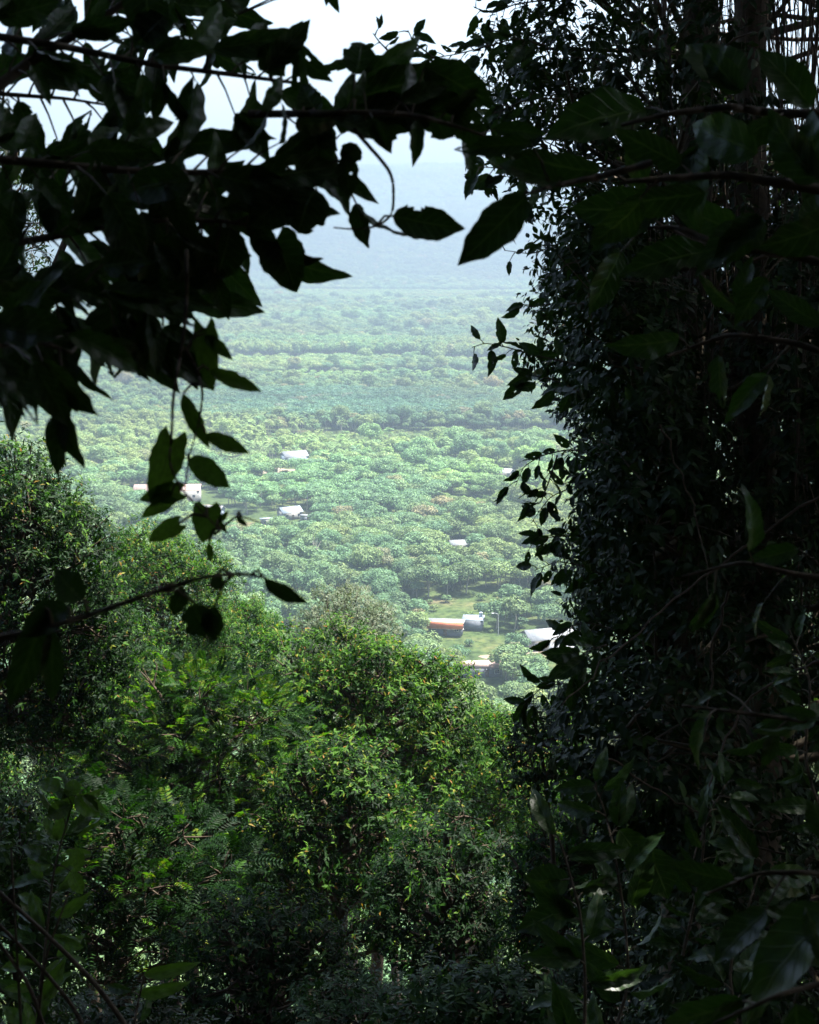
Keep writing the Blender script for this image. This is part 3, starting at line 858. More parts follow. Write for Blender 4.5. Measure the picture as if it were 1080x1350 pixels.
na_v = named('variant', 'INT'); na_s = named('scl', 'FLOAT'); na_r = named('rotz', 'FLOAT')
cx = ng.nodes.new('ShaderNodeCombineXYZ'); ng.links.new(na_r, cx.inputs[2])
jn = ng.nodes.new('GeometryNodeJoinGeometry')
for i, v in enumerate(VAR):
    po = bpy.data.objects.new('valley_tree_kind', v[2])
    oi = ng.nodes.new('GeometryNodeObjectInfo'); oi.inputs[0].default_value = po; oi.inputs[1].default_value = True
    cmpn = ng.nodes.new('FunctionNodeCompare'); cmpn.data_type = 'INT'; cmpn.operation = 'EQUAL'
    ng.links.new(na_v, cmpn.inputs[2]); cmpn.inputs[3].default_value = i
    ip = ng.nodes.new('GeometryNodeInstanceOnPoints')
    ng.links.new(gi.outputs[0], ip.inputs['Points']); ng.links.new(cmpn.outputs[0], ip.inputs['Selection'])
    ng.links.new(oi.outputs['Geometry'], ip.inputs['Instance']); ng.links.new(cx.outputs[0], ip.inputs['Rotation'])
    ng.links.new(na_s, ip.inputs['Scale'])
    ng.links.new(ip.outputs[0], jn.inputs[0])
ng.links.new(jn.outputs[0], go.inputs[0])
md = forest.modifiers.new('forest', 'NODES'); md.node_group = ng
print('forest points', len(pp), 'single', int(single.sum()))


# bare pale trunks standing among the valley trees
def bare_tree(px, py, h, seed, label):
    rng = np.random.default_rng(seed)
    g = G(px, py); z = float(height(g[0], g[1]))
    e = obj('bare_tree', None, label=label, cat='bare tree', loc=(g[0], g[1], z), group='bare pale trees in the valley')
    m = MB(); tp = curve3([0, 0, -.5], [rng.normal() * .6, 0, h], rng, 7, 0.04); m.tube(tp, np.linspace(0.32, 0.07, 7), 6)
    obj('trunk', m.mesh('trunk', M['pale_bark'], True), e)
    for k in range(6):
        m = MB(); s = tp[rng.integers(3, 6)]
        en = s + np.array([rng.normal() * 1.6, rng.normal() * 1.2, rng.uniform(2, 4.5)])
        m.tube(curve3(s, en, rng, 5, 0.15), np.linspace(0.13, 0.03, 5), 4)
        obj('limb', m.mesh('limb', M['pale_bark'], True), e)


bare_tree(413, 752, 15, 1, 'pale forked bare tree below the blue grey roof')
bare_tree(419, 754, 13, 2, 'second slimmer bare tree close to the pale forked one')
bare_tree(516, 722, 13, 3, 'pale leafless trunk in the valley left of the lone white roof')
bare_tree(552, 735, 11, 4, 'short bare trunk just left of the lone white roof')
bare_tree(322, 668, 13, 5, 'thin bare tree right of the hanging vine')

# ------------------------------------------------------------------ haze
hz = MB(); hz.box((0, 0, 205), (19200, 19200, 450))
hm, nd, lk = new_mat('valley_haze')
pv = nd.new('ShaderNodeVolumePrincipled')
pv.inputs['Color'].default_value = (0.285, 0.36, 0.455, 1)
pv.inputs['Density'].default_value = 0.00041
pv.inputs['Anisotropy'].default_value = 0.35
ou = nd.new('ShaderNodeOutputMaterial'); lk.new(pv.outputs[0], ou.inputs['Volume'])
hz_me = hz.mesh('haze', hm)
hz_o = obj('haze', hz_me, kind='stuff')

# ------------------------------------------------------------------ mid-distance trees on the slope
def T(name, label, cat, px, py, d, rx, ry, n, mat, seed, rd=None, **kw):
    s = d / F
    return tree(name, label, cat, P(px, py, d), (rx * s, (rd or rx) * s, ry * s), n, mat, seed, **kw)


def copy_tree(e, loc, rz, sc, label, group):
    r = e.copy(); COL.objects.link(r); r.location = loc; r.rotation_euler = (0, 0, rz); r.scale = (sc,) * 3
    r['label'] = label; r['group'] = group
    for ch in e.children:
        c = ch.copy(); COL.objects.link(c); c.parent = r
    return r


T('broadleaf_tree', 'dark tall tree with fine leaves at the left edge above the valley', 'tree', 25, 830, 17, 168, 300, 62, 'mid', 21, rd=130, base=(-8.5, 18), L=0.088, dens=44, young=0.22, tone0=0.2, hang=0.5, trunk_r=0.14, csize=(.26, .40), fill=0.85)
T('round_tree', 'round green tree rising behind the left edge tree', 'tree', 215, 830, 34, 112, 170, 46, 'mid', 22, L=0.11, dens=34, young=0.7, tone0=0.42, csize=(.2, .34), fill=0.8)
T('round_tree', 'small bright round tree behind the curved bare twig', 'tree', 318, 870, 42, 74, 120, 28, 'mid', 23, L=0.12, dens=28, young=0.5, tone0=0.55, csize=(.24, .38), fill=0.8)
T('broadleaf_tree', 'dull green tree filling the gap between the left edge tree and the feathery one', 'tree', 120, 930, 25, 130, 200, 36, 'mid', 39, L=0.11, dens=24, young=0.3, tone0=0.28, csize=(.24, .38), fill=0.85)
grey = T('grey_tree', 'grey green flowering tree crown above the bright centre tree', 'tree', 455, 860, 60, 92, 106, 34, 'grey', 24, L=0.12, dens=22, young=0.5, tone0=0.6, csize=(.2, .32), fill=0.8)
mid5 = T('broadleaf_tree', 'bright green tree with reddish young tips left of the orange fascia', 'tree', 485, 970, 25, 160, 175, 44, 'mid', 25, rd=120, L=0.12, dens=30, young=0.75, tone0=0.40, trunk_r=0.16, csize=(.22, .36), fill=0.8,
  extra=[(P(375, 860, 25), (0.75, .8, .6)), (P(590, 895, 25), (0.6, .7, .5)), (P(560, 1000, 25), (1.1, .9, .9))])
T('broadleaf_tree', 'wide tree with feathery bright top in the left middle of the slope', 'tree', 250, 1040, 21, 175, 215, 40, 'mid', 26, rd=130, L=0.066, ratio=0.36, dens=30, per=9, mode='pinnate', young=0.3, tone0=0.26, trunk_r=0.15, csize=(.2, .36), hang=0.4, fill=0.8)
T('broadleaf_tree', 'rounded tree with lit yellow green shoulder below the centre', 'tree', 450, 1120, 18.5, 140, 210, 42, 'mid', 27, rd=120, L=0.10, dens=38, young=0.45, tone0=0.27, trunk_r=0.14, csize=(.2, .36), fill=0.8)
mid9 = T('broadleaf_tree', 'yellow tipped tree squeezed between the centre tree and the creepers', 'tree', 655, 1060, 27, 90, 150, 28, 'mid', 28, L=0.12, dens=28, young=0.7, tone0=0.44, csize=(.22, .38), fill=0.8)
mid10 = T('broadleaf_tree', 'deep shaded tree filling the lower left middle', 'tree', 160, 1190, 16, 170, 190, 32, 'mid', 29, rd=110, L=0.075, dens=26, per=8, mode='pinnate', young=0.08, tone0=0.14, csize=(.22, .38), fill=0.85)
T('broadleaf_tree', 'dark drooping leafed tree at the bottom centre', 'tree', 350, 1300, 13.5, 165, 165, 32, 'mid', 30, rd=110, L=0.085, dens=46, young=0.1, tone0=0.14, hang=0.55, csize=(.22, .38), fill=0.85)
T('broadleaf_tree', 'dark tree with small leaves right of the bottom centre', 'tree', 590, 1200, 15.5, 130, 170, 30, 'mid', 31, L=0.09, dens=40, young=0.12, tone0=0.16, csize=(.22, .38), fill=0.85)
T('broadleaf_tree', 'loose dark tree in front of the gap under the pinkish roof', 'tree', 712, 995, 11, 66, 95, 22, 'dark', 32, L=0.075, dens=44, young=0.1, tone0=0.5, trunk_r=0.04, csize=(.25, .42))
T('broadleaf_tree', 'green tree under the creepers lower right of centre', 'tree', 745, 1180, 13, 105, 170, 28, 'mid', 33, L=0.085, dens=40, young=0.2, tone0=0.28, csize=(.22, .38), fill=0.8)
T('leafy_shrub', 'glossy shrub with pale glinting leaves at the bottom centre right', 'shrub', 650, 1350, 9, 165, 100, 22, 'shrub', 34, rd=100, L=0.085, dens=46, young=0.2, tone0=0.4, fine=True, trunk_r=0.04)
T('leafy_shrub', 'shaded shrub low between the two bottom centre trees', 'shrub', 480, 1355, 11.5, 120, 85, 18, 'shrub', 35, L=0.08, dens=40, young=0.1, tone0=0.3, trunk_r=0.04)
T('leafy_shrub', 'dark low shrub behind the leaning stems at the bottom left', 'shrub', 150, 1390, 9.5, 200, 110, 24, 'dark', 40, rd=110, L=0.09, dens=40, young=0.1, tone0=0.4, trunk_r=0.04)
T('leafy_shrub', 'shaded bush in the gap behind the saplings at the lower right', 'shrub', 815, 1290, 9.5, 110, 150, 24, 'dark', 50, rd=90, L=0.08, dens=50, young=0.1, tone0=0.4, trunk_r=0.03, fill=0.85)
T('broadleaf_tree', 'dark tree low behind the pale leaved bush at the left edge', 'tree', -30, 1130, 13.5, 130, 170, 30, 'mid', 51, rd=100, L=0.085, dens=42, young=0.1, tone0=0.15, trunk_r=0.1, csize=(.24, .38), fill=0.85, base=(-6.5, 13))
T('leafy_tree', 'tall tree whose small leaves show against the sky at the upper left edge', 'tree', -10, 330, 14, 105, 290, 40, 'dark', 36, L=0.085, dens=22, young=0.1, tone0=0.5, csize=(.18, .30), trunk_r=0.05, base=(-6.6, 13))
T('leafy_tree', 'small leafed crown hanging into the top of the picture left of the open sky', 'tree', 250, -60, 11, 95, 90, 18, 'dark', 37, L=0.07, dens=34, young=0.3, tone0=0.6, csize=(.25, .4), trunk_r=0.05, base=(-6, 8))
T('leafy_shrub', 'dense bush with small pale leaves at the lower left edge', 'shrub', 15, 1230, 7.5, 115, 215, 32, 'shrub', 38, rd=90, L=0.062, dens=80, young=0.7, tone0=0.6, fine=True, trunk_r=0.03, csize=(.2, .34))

# more trees of the same forest on the slope, lower down and to both sides
rs = random.Random(4)
k = 0
for (x, y) in [(-1.5, 33), (4.5, 36), (9.5, 31), (-9, 42), (-14, 30), (-16, 48), (0, 46), (13, 45), (18, 36), (6, 52), (-5, 56), (-22, 40), (24, 50), (14, 62), (-12, 68),
               (2, 70), (-24, 64), (30, 68), (-34, 55), (10, 82), (-4, 88), (-18, 90), (24, 90), (38, 84), (-36, 84), (12, 22), (16, 17), (-13, 17), (-11, 24), (17, 27), (4, 98), (-28, 102), (18, 104), (-8, 36), (-3, 41), (7, 43), (-12, 52), (3, 58), (-8, 62), (10, 66), (-15, 78), (0, 78), (16, 74), (-3, 66), (8, 92), (-10, 100), (12, 112), (-20, 112), (2, 112), (-17, 36), (20, 58)]:
    src = [mid5, mid9, mid10, grey][k % 4]
    sc = rs.uniform(0.85, 1.15)
    z = float(height(x, y))
    mc = src.children[1]
    zt = max(v[2] for v in mc.bound_box)
    lim = CAM_Z - 0.335 * y - 0.6               # keeps under the view of the valley
    sc = max(0.3, min(2.3 if y > 40 else 1.35, (lim - z) / zt) * (1 if y > 40 else rs.uniform(0.85, 1.0)))
    copy_tree(src, (x, y, z - 0.2), rs.uniform(0, 6.28), sc, f"{'grey' if k % 4 == 3 else ['bright', 'yellow tipped', 'deep green'][k % 4]} forest tree on the slope {'left of' if x < -8 else ('right of' if x > 8 else 'below')} {'the round pale tree' if y < 45 else ('the grey flowering tree' if y < 75 else 'all the others')}", 'trees further down the slope')
    k += 1

# ------------------------------------------------------------------ creeper-hung trees on the right
EDGE = ([-300, 0, 60, 110, 150, 200, 250, 330, 400, 440, 500, 560, 600, 640, 700, 760, 820, 880, 930, 1000, 1100, 1350, 1500],
        [700, 690, 665, 660, 665, 690, 700, 730, 745, 735, 750, 775, 785, 800, 785, 750, 775, 775, 745, 770, 840, 860, 860])


def creeper_tree(label, y0, y1, n, seed, px_base, d_base, x_hi=1330, dr=(5.6, 8.6), sizes=(0.22, 0.46), L=0.062, dens=60, tone0=0.5, sparse=None, mat='dark', xoff=0, young=0.12):
    rng = np.random.default_rng(seed)
    clumps = []
    while len(clumps) < n:
        py = rng.uniform(y0, y1); d = rng.uniform(*dr)
        r = rng.uniform(*sizes)
        xe = np.interp(py, *EDGE) + xoff + r * F / d * 0.4
        px = xe + (x_hi - xe) * rng.random() ** 1.6
        if sparse is not None and rng.random() < sparse(px, py):
            continue
        clumps.append((P(px, py, d), r * np.array([1, 1, rng.uniform(0.8, 1.3)])))
    root = P(px_base, 600, d_base); root[2] = float(height(root[0], root[1])) - 0.2
    e = obj('creeper_tree', None, label=label, cat='tree', loc=tuple(root))
    mb = MB()
    top = P(px_base + 30, -750, d_base) - root
    tp = curve3([0, 0, 0], top, rng, 14, 0.03)
    mb.tube(tp, np.linspace(0.13, 0.05, 14), 9)
    for c, r in clumps:
        c = c - root
        j = int(np.clip(np.searchsorted(tp[:, 2], c[2] - 0.8), 1, 13))
        lp = curve3(tp[j], c, rng, 7, 0.12)
        mb.tube(lp, np.linspace(0.028, 0.006, 7), 4)
        for _ in range(5):
            mb.tube(curve3(lp[rng.integers(3, 7)], c + unit(rng.standard_normal(3)) * r * 0.95, rng, 5, 0.16), np.linspace(0.006, 0.002, 5), 3)
    mc = MB()
    pts, ax = clump_points(clumps, dens, rng, -0.9, 0.4)
    sprays(mc, pts - root, ax, rng, L, 0.42, 6, young, 'tuft', 0.6, tone0, True)
    obj('trunk', mb.mesh('creeper_trunk', M['twig'], True), e)
    obj('foliage', mc.mesh('creeper_foliage', M[mat]), e, kind='stuff')
    return e, root


def sp_up(px, py):      # thinner towards the upper right, where the sky shows through the roots
    return 0 if py > 340 else (0.8 if px > 840 else (0.6 if px > 720 else 0.3))


ct1, ct1_root = creeper_tree('tall tree at the upper right hung with brown aerial roots and creepers', -350, 380, 62, 41, 1000, 7.6, sparse=sp_up, dens=46)
ct2, ct2_root = creeper_tree('creeper covered tree whose leaves edge the right of the valley view', 330, 830, 70, 42, 930, 7.0, dens=74, sparse=lambda a, b: 0.62 if a > 890 else 0)
ct3, ct3_root = creeper_tree('dark tangled tree low on the right beside the glossy shrub', 780, 1420, 62, 43, 1020, 6.6, dens=60, sparse=lambda a, b: 0.45 if a > 900 and b < 1000 else 0, L=0.068, tone0=0.45)
ct4, _ = creeper_tree('shadowy tree standing behind the hanging roots on the right', 260, 1300, 60, 44, 1120, 12, x_hi=1500, dr=(10.5, 14), sizes=(0.5, 0.95), L=0.13, dens=26, tone0=0.3, xoff=110)
ct5, _ = creeper_tree('thin high tree beyond the aerial roots at the top right', -420, 330, 40, 45, 1180, 13, x_hi=1500, dr=(11, 14), sizes=(0.3, 0.6), L=0.09, dens=16, tone0=0.4, xoff=60, sparse=lambda a, b: 0.65 if a > 850 else 0.4)

rng = np.random.default_rng(77)
for i in range(230):
    d = rng.uniform(5.6, 8.4)
    x0 = 835 + 300 * rng.random() ** 0.8
    ytop = rng.uniform(-260, -60); ybot = rng.uniform(150, 1080)
    n = 20
    yy = np.linspace(ytop, ybot, n)
    drift = np.cumsum(rng.normal(0, 3.6, n)) + rng.normal(0, 22) * np.linspace(0, 1, n) ** 1.5 + 5 * np.sin(np.linspace(0, rng.uniform(4, 14), n) + i)
    dd = d + np.cumsum(rng.normal(0, 0.02, n))
    pts = np.array([P(x0 + drift[j], yy[j], dd[j]) for j in range(n)]) - ct1_root
    m = MB(); r0 = rng.choice([0.0015, 0.0025, 0.004, 0.006, 0.010], p=[.34, .32, .2, .1, .04])
    m.tube(pts, np.linspace(r0, r0 * 0.5, n) * (1 + 0.25 * rng.random(n)), 4)
    obj('hanging_root', m.mesh('hanging_root', M['root'], True), ct1)

# lianas and bare twigs crossing the dark right side
for (pts, d, r, lab) in [
    ([(1100, 640), (980, 720), (880, 800), (790, 880), (740, 930)], 5.2, 0.006, 'long thin liana slanting down to the left across the right trees'),
    ([(1090, 330), (980, 345), (880, 300), (815, 280)], 4.2, 0.008, 'pale brown twig crossing the upper right leaves'),
    ([(1090, 870), (1010, 900), (960, 960), (930, 1060), (910, 1160)], 4.8, 0.006, 'pale thin twig curving down beside the glinting leaves'),
    ([(960, 780), (935, 860), (938, 930), (915, 1010)], 4.4, 0.005, 'upright thin stem with two small pale leaves in the right shade'),
    ([(800, 1000), (880, 1050), (960, 1090), (1060, 1100)], 4.6, 0.004, 'thin horizontal twig under the small pale leaves at right'),
    ([(870, 560), (905, 640), (925, 700), (935, 790)], 5.0, 0.004, 'wiry dead stem hanging in the middle of the right side'),
]:
    q = np.array([P(a, b, d + 0.15 * math.sin(i)) for i, (a, b) in enumerate(pts)])
    t = np.linspace(0, len(q) - 1, 22)
    base = q[0].copy()
    qq = np.stack([np.interp(t, np.arange(len(q)), q[:, c]) for c in range(3)], 1)
    ker = np.array([.25, .5, .25])
    for _ in range(4):
        qq[1:-1] = .25 * qq[:-2] + .5 * qq[1:-1] + .25 * qq[2:]
    qq[1:-1] += np.random.default_rng(len(lab)).normal(0, 0.006, (20, 3))
    m = MB(); m.tube(qq - base, np.linspace(r, r * 0.4, 22), 5)
    obj('liana', m.mesh('liana', M['root'], True), label=lab, cat='vine', loc=tuple(base))

# ------------------------------------------------------------------ big leaves close to the lens
def big_leaf(kind, seed, holes=(), tone=0.5, curl=0.25, nu=22, nv=10):
    rng = np.random.default_rng(seed)
    t = np.linspace(0, 1, nu + 1); v = np.linspace(-1, 1, nv + 1)
    if kind == 'ovate':
        w = (t ** 0.62) * ((1 - t) ** 0.85) + 0.02 * (1 - t)
        w = w * (1 - 0.25 * sstep(0.72, 0.95, t))
    elif kind == 'lance':
        w = (t ** 0.8) * ((1 - t) ** 0.95)
        w = w * (1 - 0.2 * sstep(0.7, 0.95, t))
    elif kind == 'heart':
        w = ((t + 0.02) ** 0.33) * ((1 - t) ** 0.8)
    else:
        w = (t ** 0.5) * ((1 - t) ** 0.6)
    w = w / w.max() * 0.5
    w[-1] = 0.002
    ed = 1 + 0.05 * np.sin(t * 17 + seed) + 0.03 * np.sin(t * 41 + seed * 2)
    T_, V_ = np.meshgrid(t, v, indexing='ij')
    x = T_.copy(); y = V_ * (w * ed)[:, None]
    if kind == 'heart':
        x = x - 0.16 * np.abs(V_) ** 1.5 * (1 - T_) ** 3
    z = 0.10 * np.abs(V_) ** 1.4 * (w / .5)[:, None] * 0.8 - curl * T_ ** 2 + 0.018 * np.sin(T_ * 14 + seed) * np.abs(V_) + 0.01 * np.sin(T_ * 26 + 2 * V_ + seed)
    y = y + 0.05 * np.sin(T_ * 2.6 + seed)
    pts = np.stack([x, y, z], -1).reshape(-1, 3)
    i = np.arange(nu)[:, None] * (nv + 1); j = np.arange(nv)[None]
    A = (i + j).ravel(); B = A + 1; C = A + nv + 1; D = C + 1
    tc = (T_[:-1, :-1] + 0.5 / nu).ravel(); vc = (V_[:-1, :-1] + 1 / nv).ravel()
    keep = np.ones(len(A), bool)
    for (ht, hv, hr) in holes:
        keep &= ((tc - ht) / hr) ** 2 + ((vc - hv) * 0.45 / hr) ** 2 > 1
    A, B, C, D = A[keep], B[keep], C[keep], D[keep]
    tr = np.concatenate([np.stack([A, C, D], 1), np.stack([A, D, B], 1)])
    m = MB(); m.add(pts, tr, tone)
    me = m.mesh('broad_leaf', M['big'], True)
    at = me.attributes.new('leafuv', 'FLOAT_VECTOR', 'POINT')
    at.data.foreach_set('vector', np.stack([T_.ravel(), V_.ravel(), 0 * T_.ravel()], 1).astype(np.float32).ravel())
    return me


BL = {
    'p1': big_leaf('round', 21, (), 1.0, 0.15), 'p2': big_leaf('ovate', 22, (), 1.0, 0.25),
    'o1': big_leaf('ovate', 1, tone=0.35), 'o2': big_leaf('ovate', 2, [(0.45, 0.3, 0.035), (0.6, -0.4, 0.028)], 0.5, 0.32),
    'o3': big_leaf('ovate', 3, [(0.3, 0.95, 0.12), (0.7, -0.2, 0.02)], 0.25, 0.15), 'o4': big_leaf('ovate', 4, (), 0.7, 0.4),
    'l1': big_leaf('lance', 5, (), 0.4, 0.3), 'l2': big_leaf('lance', 6, [(0.55, 0.9, 0.06)], 0.6, 0.45),
    'h1': big_leaf('heart', 7, [(0.5, 0.2, 0.03)], 0.45, 0.2), 'h2': big_leaf('heart', 8, (), 0.8, 0.12), 'h3': big_leaf('heart', 9, (), 0.6, 0.3),
    'r1': big_leaf('round', 10, [(0.75, 0.9, 0.08), (0.35, -.95, .1)], 0.35, 0.2), 't1': big_leaf('ovate', 11, [(0.85, 0.1, 0.12), (0.8, -0.8, 0.13), (.4, -1, .08)], 0.35, 0.1),
}


def leaf_matrix(base, tip, width, roll, origin):
    base = Vector(base); tip = Vector(tip)
    x = tip - base; L = x.length; x.normalize()
    n = (Vector(CAM) - base).normalized()
    n = (n - x * n.dot(x)).normalized()
    n = Matrix.Rotation(math.radians(roll), 3, x) @ n
    y = n.cross(x)
    m = Matrix(((x[0] * L, y[0] * width, n[0] * L, base[0] - origin[0]), (x[1] * L, y[1] * width, n[1] * L, base[1] - origin[1]),
                (x[2] * L, y[2] * width, n[2] * L, base[2] - origin[2]), (0, 0, 0, 1)))
    return m


def add_leaf(parent, origin, base, tip, width, var, roll, name='leaf', label=None):
    o = obj(name, BL[var], parent, label=label)
    o.matrix_basis = leaf_matrix(base, tip, width, roll, origin)
    return o


def smooth_path(pts, n):
    q = np.asarray(pts, float)
    t = np.linspace(0, len(q) - 1, n)
    qq = np.stack([np.interp(t, np.arange(len(q)), q[:, c]) for c in range(q.shape[1])], 1)
    for _ in range(max(3, n // 6)):
        qq[1:-1] = .25 * qq[:-2] + .5 * qq[1:-1] + .25 * qq[2:]
    return qq


for kk in ('h1', 'h2', 'h3', 'l1', 'l2', 'o1'):
    c = BL[kk].copy(); c.materials.clear(); c.materials.append(M['vine']); BL['v' + kk] = c


def leafy_branch(label, pts, d, r, seed, step=26, size=(80, 150), ratio=(0.34, 0.46), name='leafy_branch', cat='branch', kinds='o1 o2 o3 o4 l1 l2 o1 t1'.split(),
                 droop=0.7, dspread=0.25, twig=(10, 60), fixed=(), only_fixed=False):
    """a branch near the lens with large separate leaves; pts are (px, py) along it, sizes in pixels at its distance"""
    rng = np.random.default_rng(seed)
    n = max(12, int(len(pts) * 7))
    pp = smooth_path(pts, n)
    dd = d + 0.06 * np.cumsum(rng.normal(0, 0.35, n)) * 0.5
    P3 = np.array([P(a, b, c) for (a, b), c in zip(pp, dd)])
    org = P3[0].copy()
    e = obj(name, None, label=label, cat=cat, loc=tuple(org))
    m = MB(); m.tube(P3 - org, np.linspace(r, r * 0.35, n), 7)
    s = d / F
    if not only_fixed:
        seg = np.linalg.norm(np.diff(pp, axis=0), axis=1); cum = np.concatenate([[0], np.cumsum(seg)])
        pos = np.arange(8, cum[-1], step)
        sg = 1
        for a in pos:
            sg = -sg
            px = np.interp(a, cum, pp[:, 0]); py = np.interp(a, cum, pp[:, 1]); dz = np.interp(a, cum, dd)
            k = int(np.clip(np.searchsorted(cum, a), 1, n - 1))
            dirv = pp[k] - pp[k - 1]; ang = math.atan2(dirv[1], dirv[0])
            tl = rng.uniform(*twig)
            aa = ang + sg * rng.uniform(0.5, 1.3)
            bx = px + math.cos(aa) * tl; by = py + math.sin(aa) * tl + droop * tl * 0.3
            bd = dz + float(np.clip(rng.normal(0, dspread * 0.4), -.2, .3))
            b3 = P(bx, by, bd)
            m.tube(np.array([P(px, py, dz), (P(px, py, dz) + b3) / 2 + [0, 0, tl * s * 0.08], b3]) - org, [0.0028, 0.002, 0.0015], 4)
            for q in range(rng.integers(1, 3)):
                L = rng.uniform(*size)
                la = aa + rng.uniform(-0.7, 0.7)
                vx, vy = math.cos(la), math.sin(la) + droop * rng.uniform(0.4, 1.4)
                nn = math.hypot(vx, vy); vx /= nn; vy /= nn
                t3 = P(bx + vx * L, by + vy * L, bd + float(np.clip(rng.normal(0, 0.3), -.55, .55)) * L * s)
                Lr = np.linalg.norm(t3 - b3)
                add_leaf(e, org, b3, t3, Lr * rng.uniform(*ratio), kinds[rng.integers(len(kinds))], float(rng.normal(0, 38)))
    for f in fixed:
        bx, by, tx, ty, w, var, roll = f[:7]
        db = f[7] if len(f) > 7 else 0.0
        b3 = P(bx, by, d + db); t3 = P(tx, ty, d + db + (f[8] if len(f) > 8 else 0.0))
        # petiole back to the nearest point of the branch
        j = np.argmin(np.linalg.norm(P3 - b3, axis=1))
        m.tube(np.array([P3[j], (P3[j] * .5 + b3 * .5) + [0, 0, 0.008], b3]) - org, [0.0026, 0.0021, 0.0017], 4)
        add_leaf(e, org, b3, t3, w * s / max(0.25, math.cos(math.radians(roll))) * 1.0, var, roll)
    obj('stem', m.mesh('stem', M['twig'], True), e)
    return e


LB = leafy_branch
LB('thick dark branch rising from the left edge to the top left corner', [(-60, 160), (40, 80), (110, 40), (200, -20), (300, -90)], 2.7, 0.012, 101, step=20, size=(50, 85), droop=0.3)
LB('upper leafy bough spreading from the top left across the open sky', [(-60, 40), (80, 60), (200, 85), (320, 100), (410, 112)], 2.4, 0.008, 102, step=18, size=(55, 90), droop=0.2,
   fixed=[(282, 66, 408, 47, 34, 'o1', 10), (345, 62, 372, 100, 40, 'o1', 20), (378, 58, 432, 108, 30, 'o2', 15), (215, 20, 175, 60, 48, 'o1', 20), (190, -30, 205, 62, 60, 'o3', 10)])
LB('long bough of overlapping leaves bridging the sky to the right side', [(330, 150), (400, 150), (470, 148), (540, 150), (600, 165), (668, 190)], 2.3, 0.007, 103, step=30, size=(40, 70), droop=0.1, dspread=0.15, twig=(5, 25),
   fixed=[(420, 150, 395, 108, 34, 'o1', 0), (468, 98, 476, 52, 46, 'r1', 0), (476, 100, 566, 58, 34, 'o4', 20), (470, 132, 600, 96, 56, 'o1', 10), (520, 132, 645, 168, 64, 't1', 5),
          (560, 90, 650, 140, 56, 'o1', 10), (440, 160, 560, 130, 50, 'o3', 10), (480, 168, 600, 138, 46, 't1', 10), (600, 150, 640, 190, 40, 'o2', 20), (395, 150, 440, 200, 46, 'o1', 20), (412, 160, 418, 240, 50, 'o1', 10)])
LB('middle left bough with big dark leaves over the blue hills', [(-60, 205), (60, 215), (160, 225), (280, 228), (380, 215), (452, 212)], 2.2, 0.008, 104, step=17, size=(55, 95), droop=0.22,
   fixed=[(455, 205, 462, 260, 30, 'o2', 0), (330, 240, 450, 215, 52, 'o2', 0), (290, 235, 400, 262, 50, 'o1', 0), (418, 250, 392, 305, 62, 'r1', 10), (380, 250, 330, 300, 60, 'o1', 0),
          (250, 240, 150, 250, 50, 'o4', 10), (470, 190, 452, 215, 30, 'o1', 0)])
LB('low left bough of heavy black leaves hanging over the valley edge', [(-60, 330), (40, 318), (130, 300), (210, 290), (280, 290), (325, 296)], 2.3, 0.008, 105, step=13, size=(60, 100), droop=0.4,
   fixed=[(360, 318, 390, 384, 62, 'h1', 5), (330, 290, 372, 360, 34, 'o1', 20), (300, 300, 285, 372, 60, 'o1', 0), (262, 310, 268, 372, 54, 'o3', 0), (282, 360, 300, 420, 26, 'l1', 0), (268, 330, 250, 388, 50, 'o1', 0), (220, 310, 180, 400, 70, 'o1', 0)])
LB('lowest left bough with torn leaves ending above the vine', [(-60, 400), (20, 392), (90, 385), (170, 392), (240, 410)], 2.2, 0.007, 106, step=13, size=(60, 105), droop=0.42,
   fixed=[(205, 395, 262, 432, 34, 't1', 0), (150, 400, 148, 498, 70, 't1', 0), (160, 420, 225, 518, 44, 'l2', 10), (170, 410, 232, 500, 36, 'o1', 0), (80, 455, 132, 535, 14, 'l1', 40), (60, 470, 82, 562, 52, 'o4', 10),
          (30, 460, 20, 540, 50, 'o1', 0), (215, 430, 262, 452, 22, 'l1', 0)])
LB('outermost left bough close to the lens with bluish shining leaves', [(-80, 470), (-10, 455), (50, 450), (95, 465)], 1.9, 0.007, 107, step=17, size=(65, 105), droop=0.7)
LB('leafy bough at the left edge between the middle and the low boughs', [(-60, 262), (30, 258), (120, 262), (200, 258)], 2.6, 0.006, 115, step=13, size=(55, 95), droop=0.3)
LB('small bough filling the left edge under the thick dark branch', [(-60, 120), (20, 125), (90, 130), (150, 140)], 2.8, 0.006, 116, step=15, size=(50, 85), droop=0.3)
LB('short twig of leaves crossing the very top left', [(60, -40), (120, 0), (200, 20), (290, 30)], 2.9, 0.006, 108, step=18, size=(50, 85), droop=0.3,
   fixed=[(258, 60, 322, 8, 30, 'l2', 0), (150, -10, 112, 22, 36, 'o4', 0), (428, -25, 445, 14, 16, 'l1', 0), (432, -20, 430, 6, 10, 'l1', 0)])

# single curved twig with the notched leaf
LB('thin curved tendril looping down to one notched leaf beside the big dark leaf', [(468, 172), (486, 192), (512, 222), (519, 240), (519, 282), (500, 298), (470, 303), (440, 300)], 2.2, 0.0036, 109, only_fixed=True,
   name='tendril', cat='vine', fixed=[(518, 285, 614, 300, 46, 'o3', 0)])
LB('stout twig tip carrying one large dark pointed leaf', [(860, 215), (780, 235), (730, 245), (692, 256)], 2.1, 0.006, 110, only_fixed=True, name='twig', cat='twig',
   fixed=[(692, 256, 607, 348, 54, 'o1', 0), (740, 245, 660, 205, 34, 'l1', 20), (700, 190, 598, 196, 28, 't1', 0)])

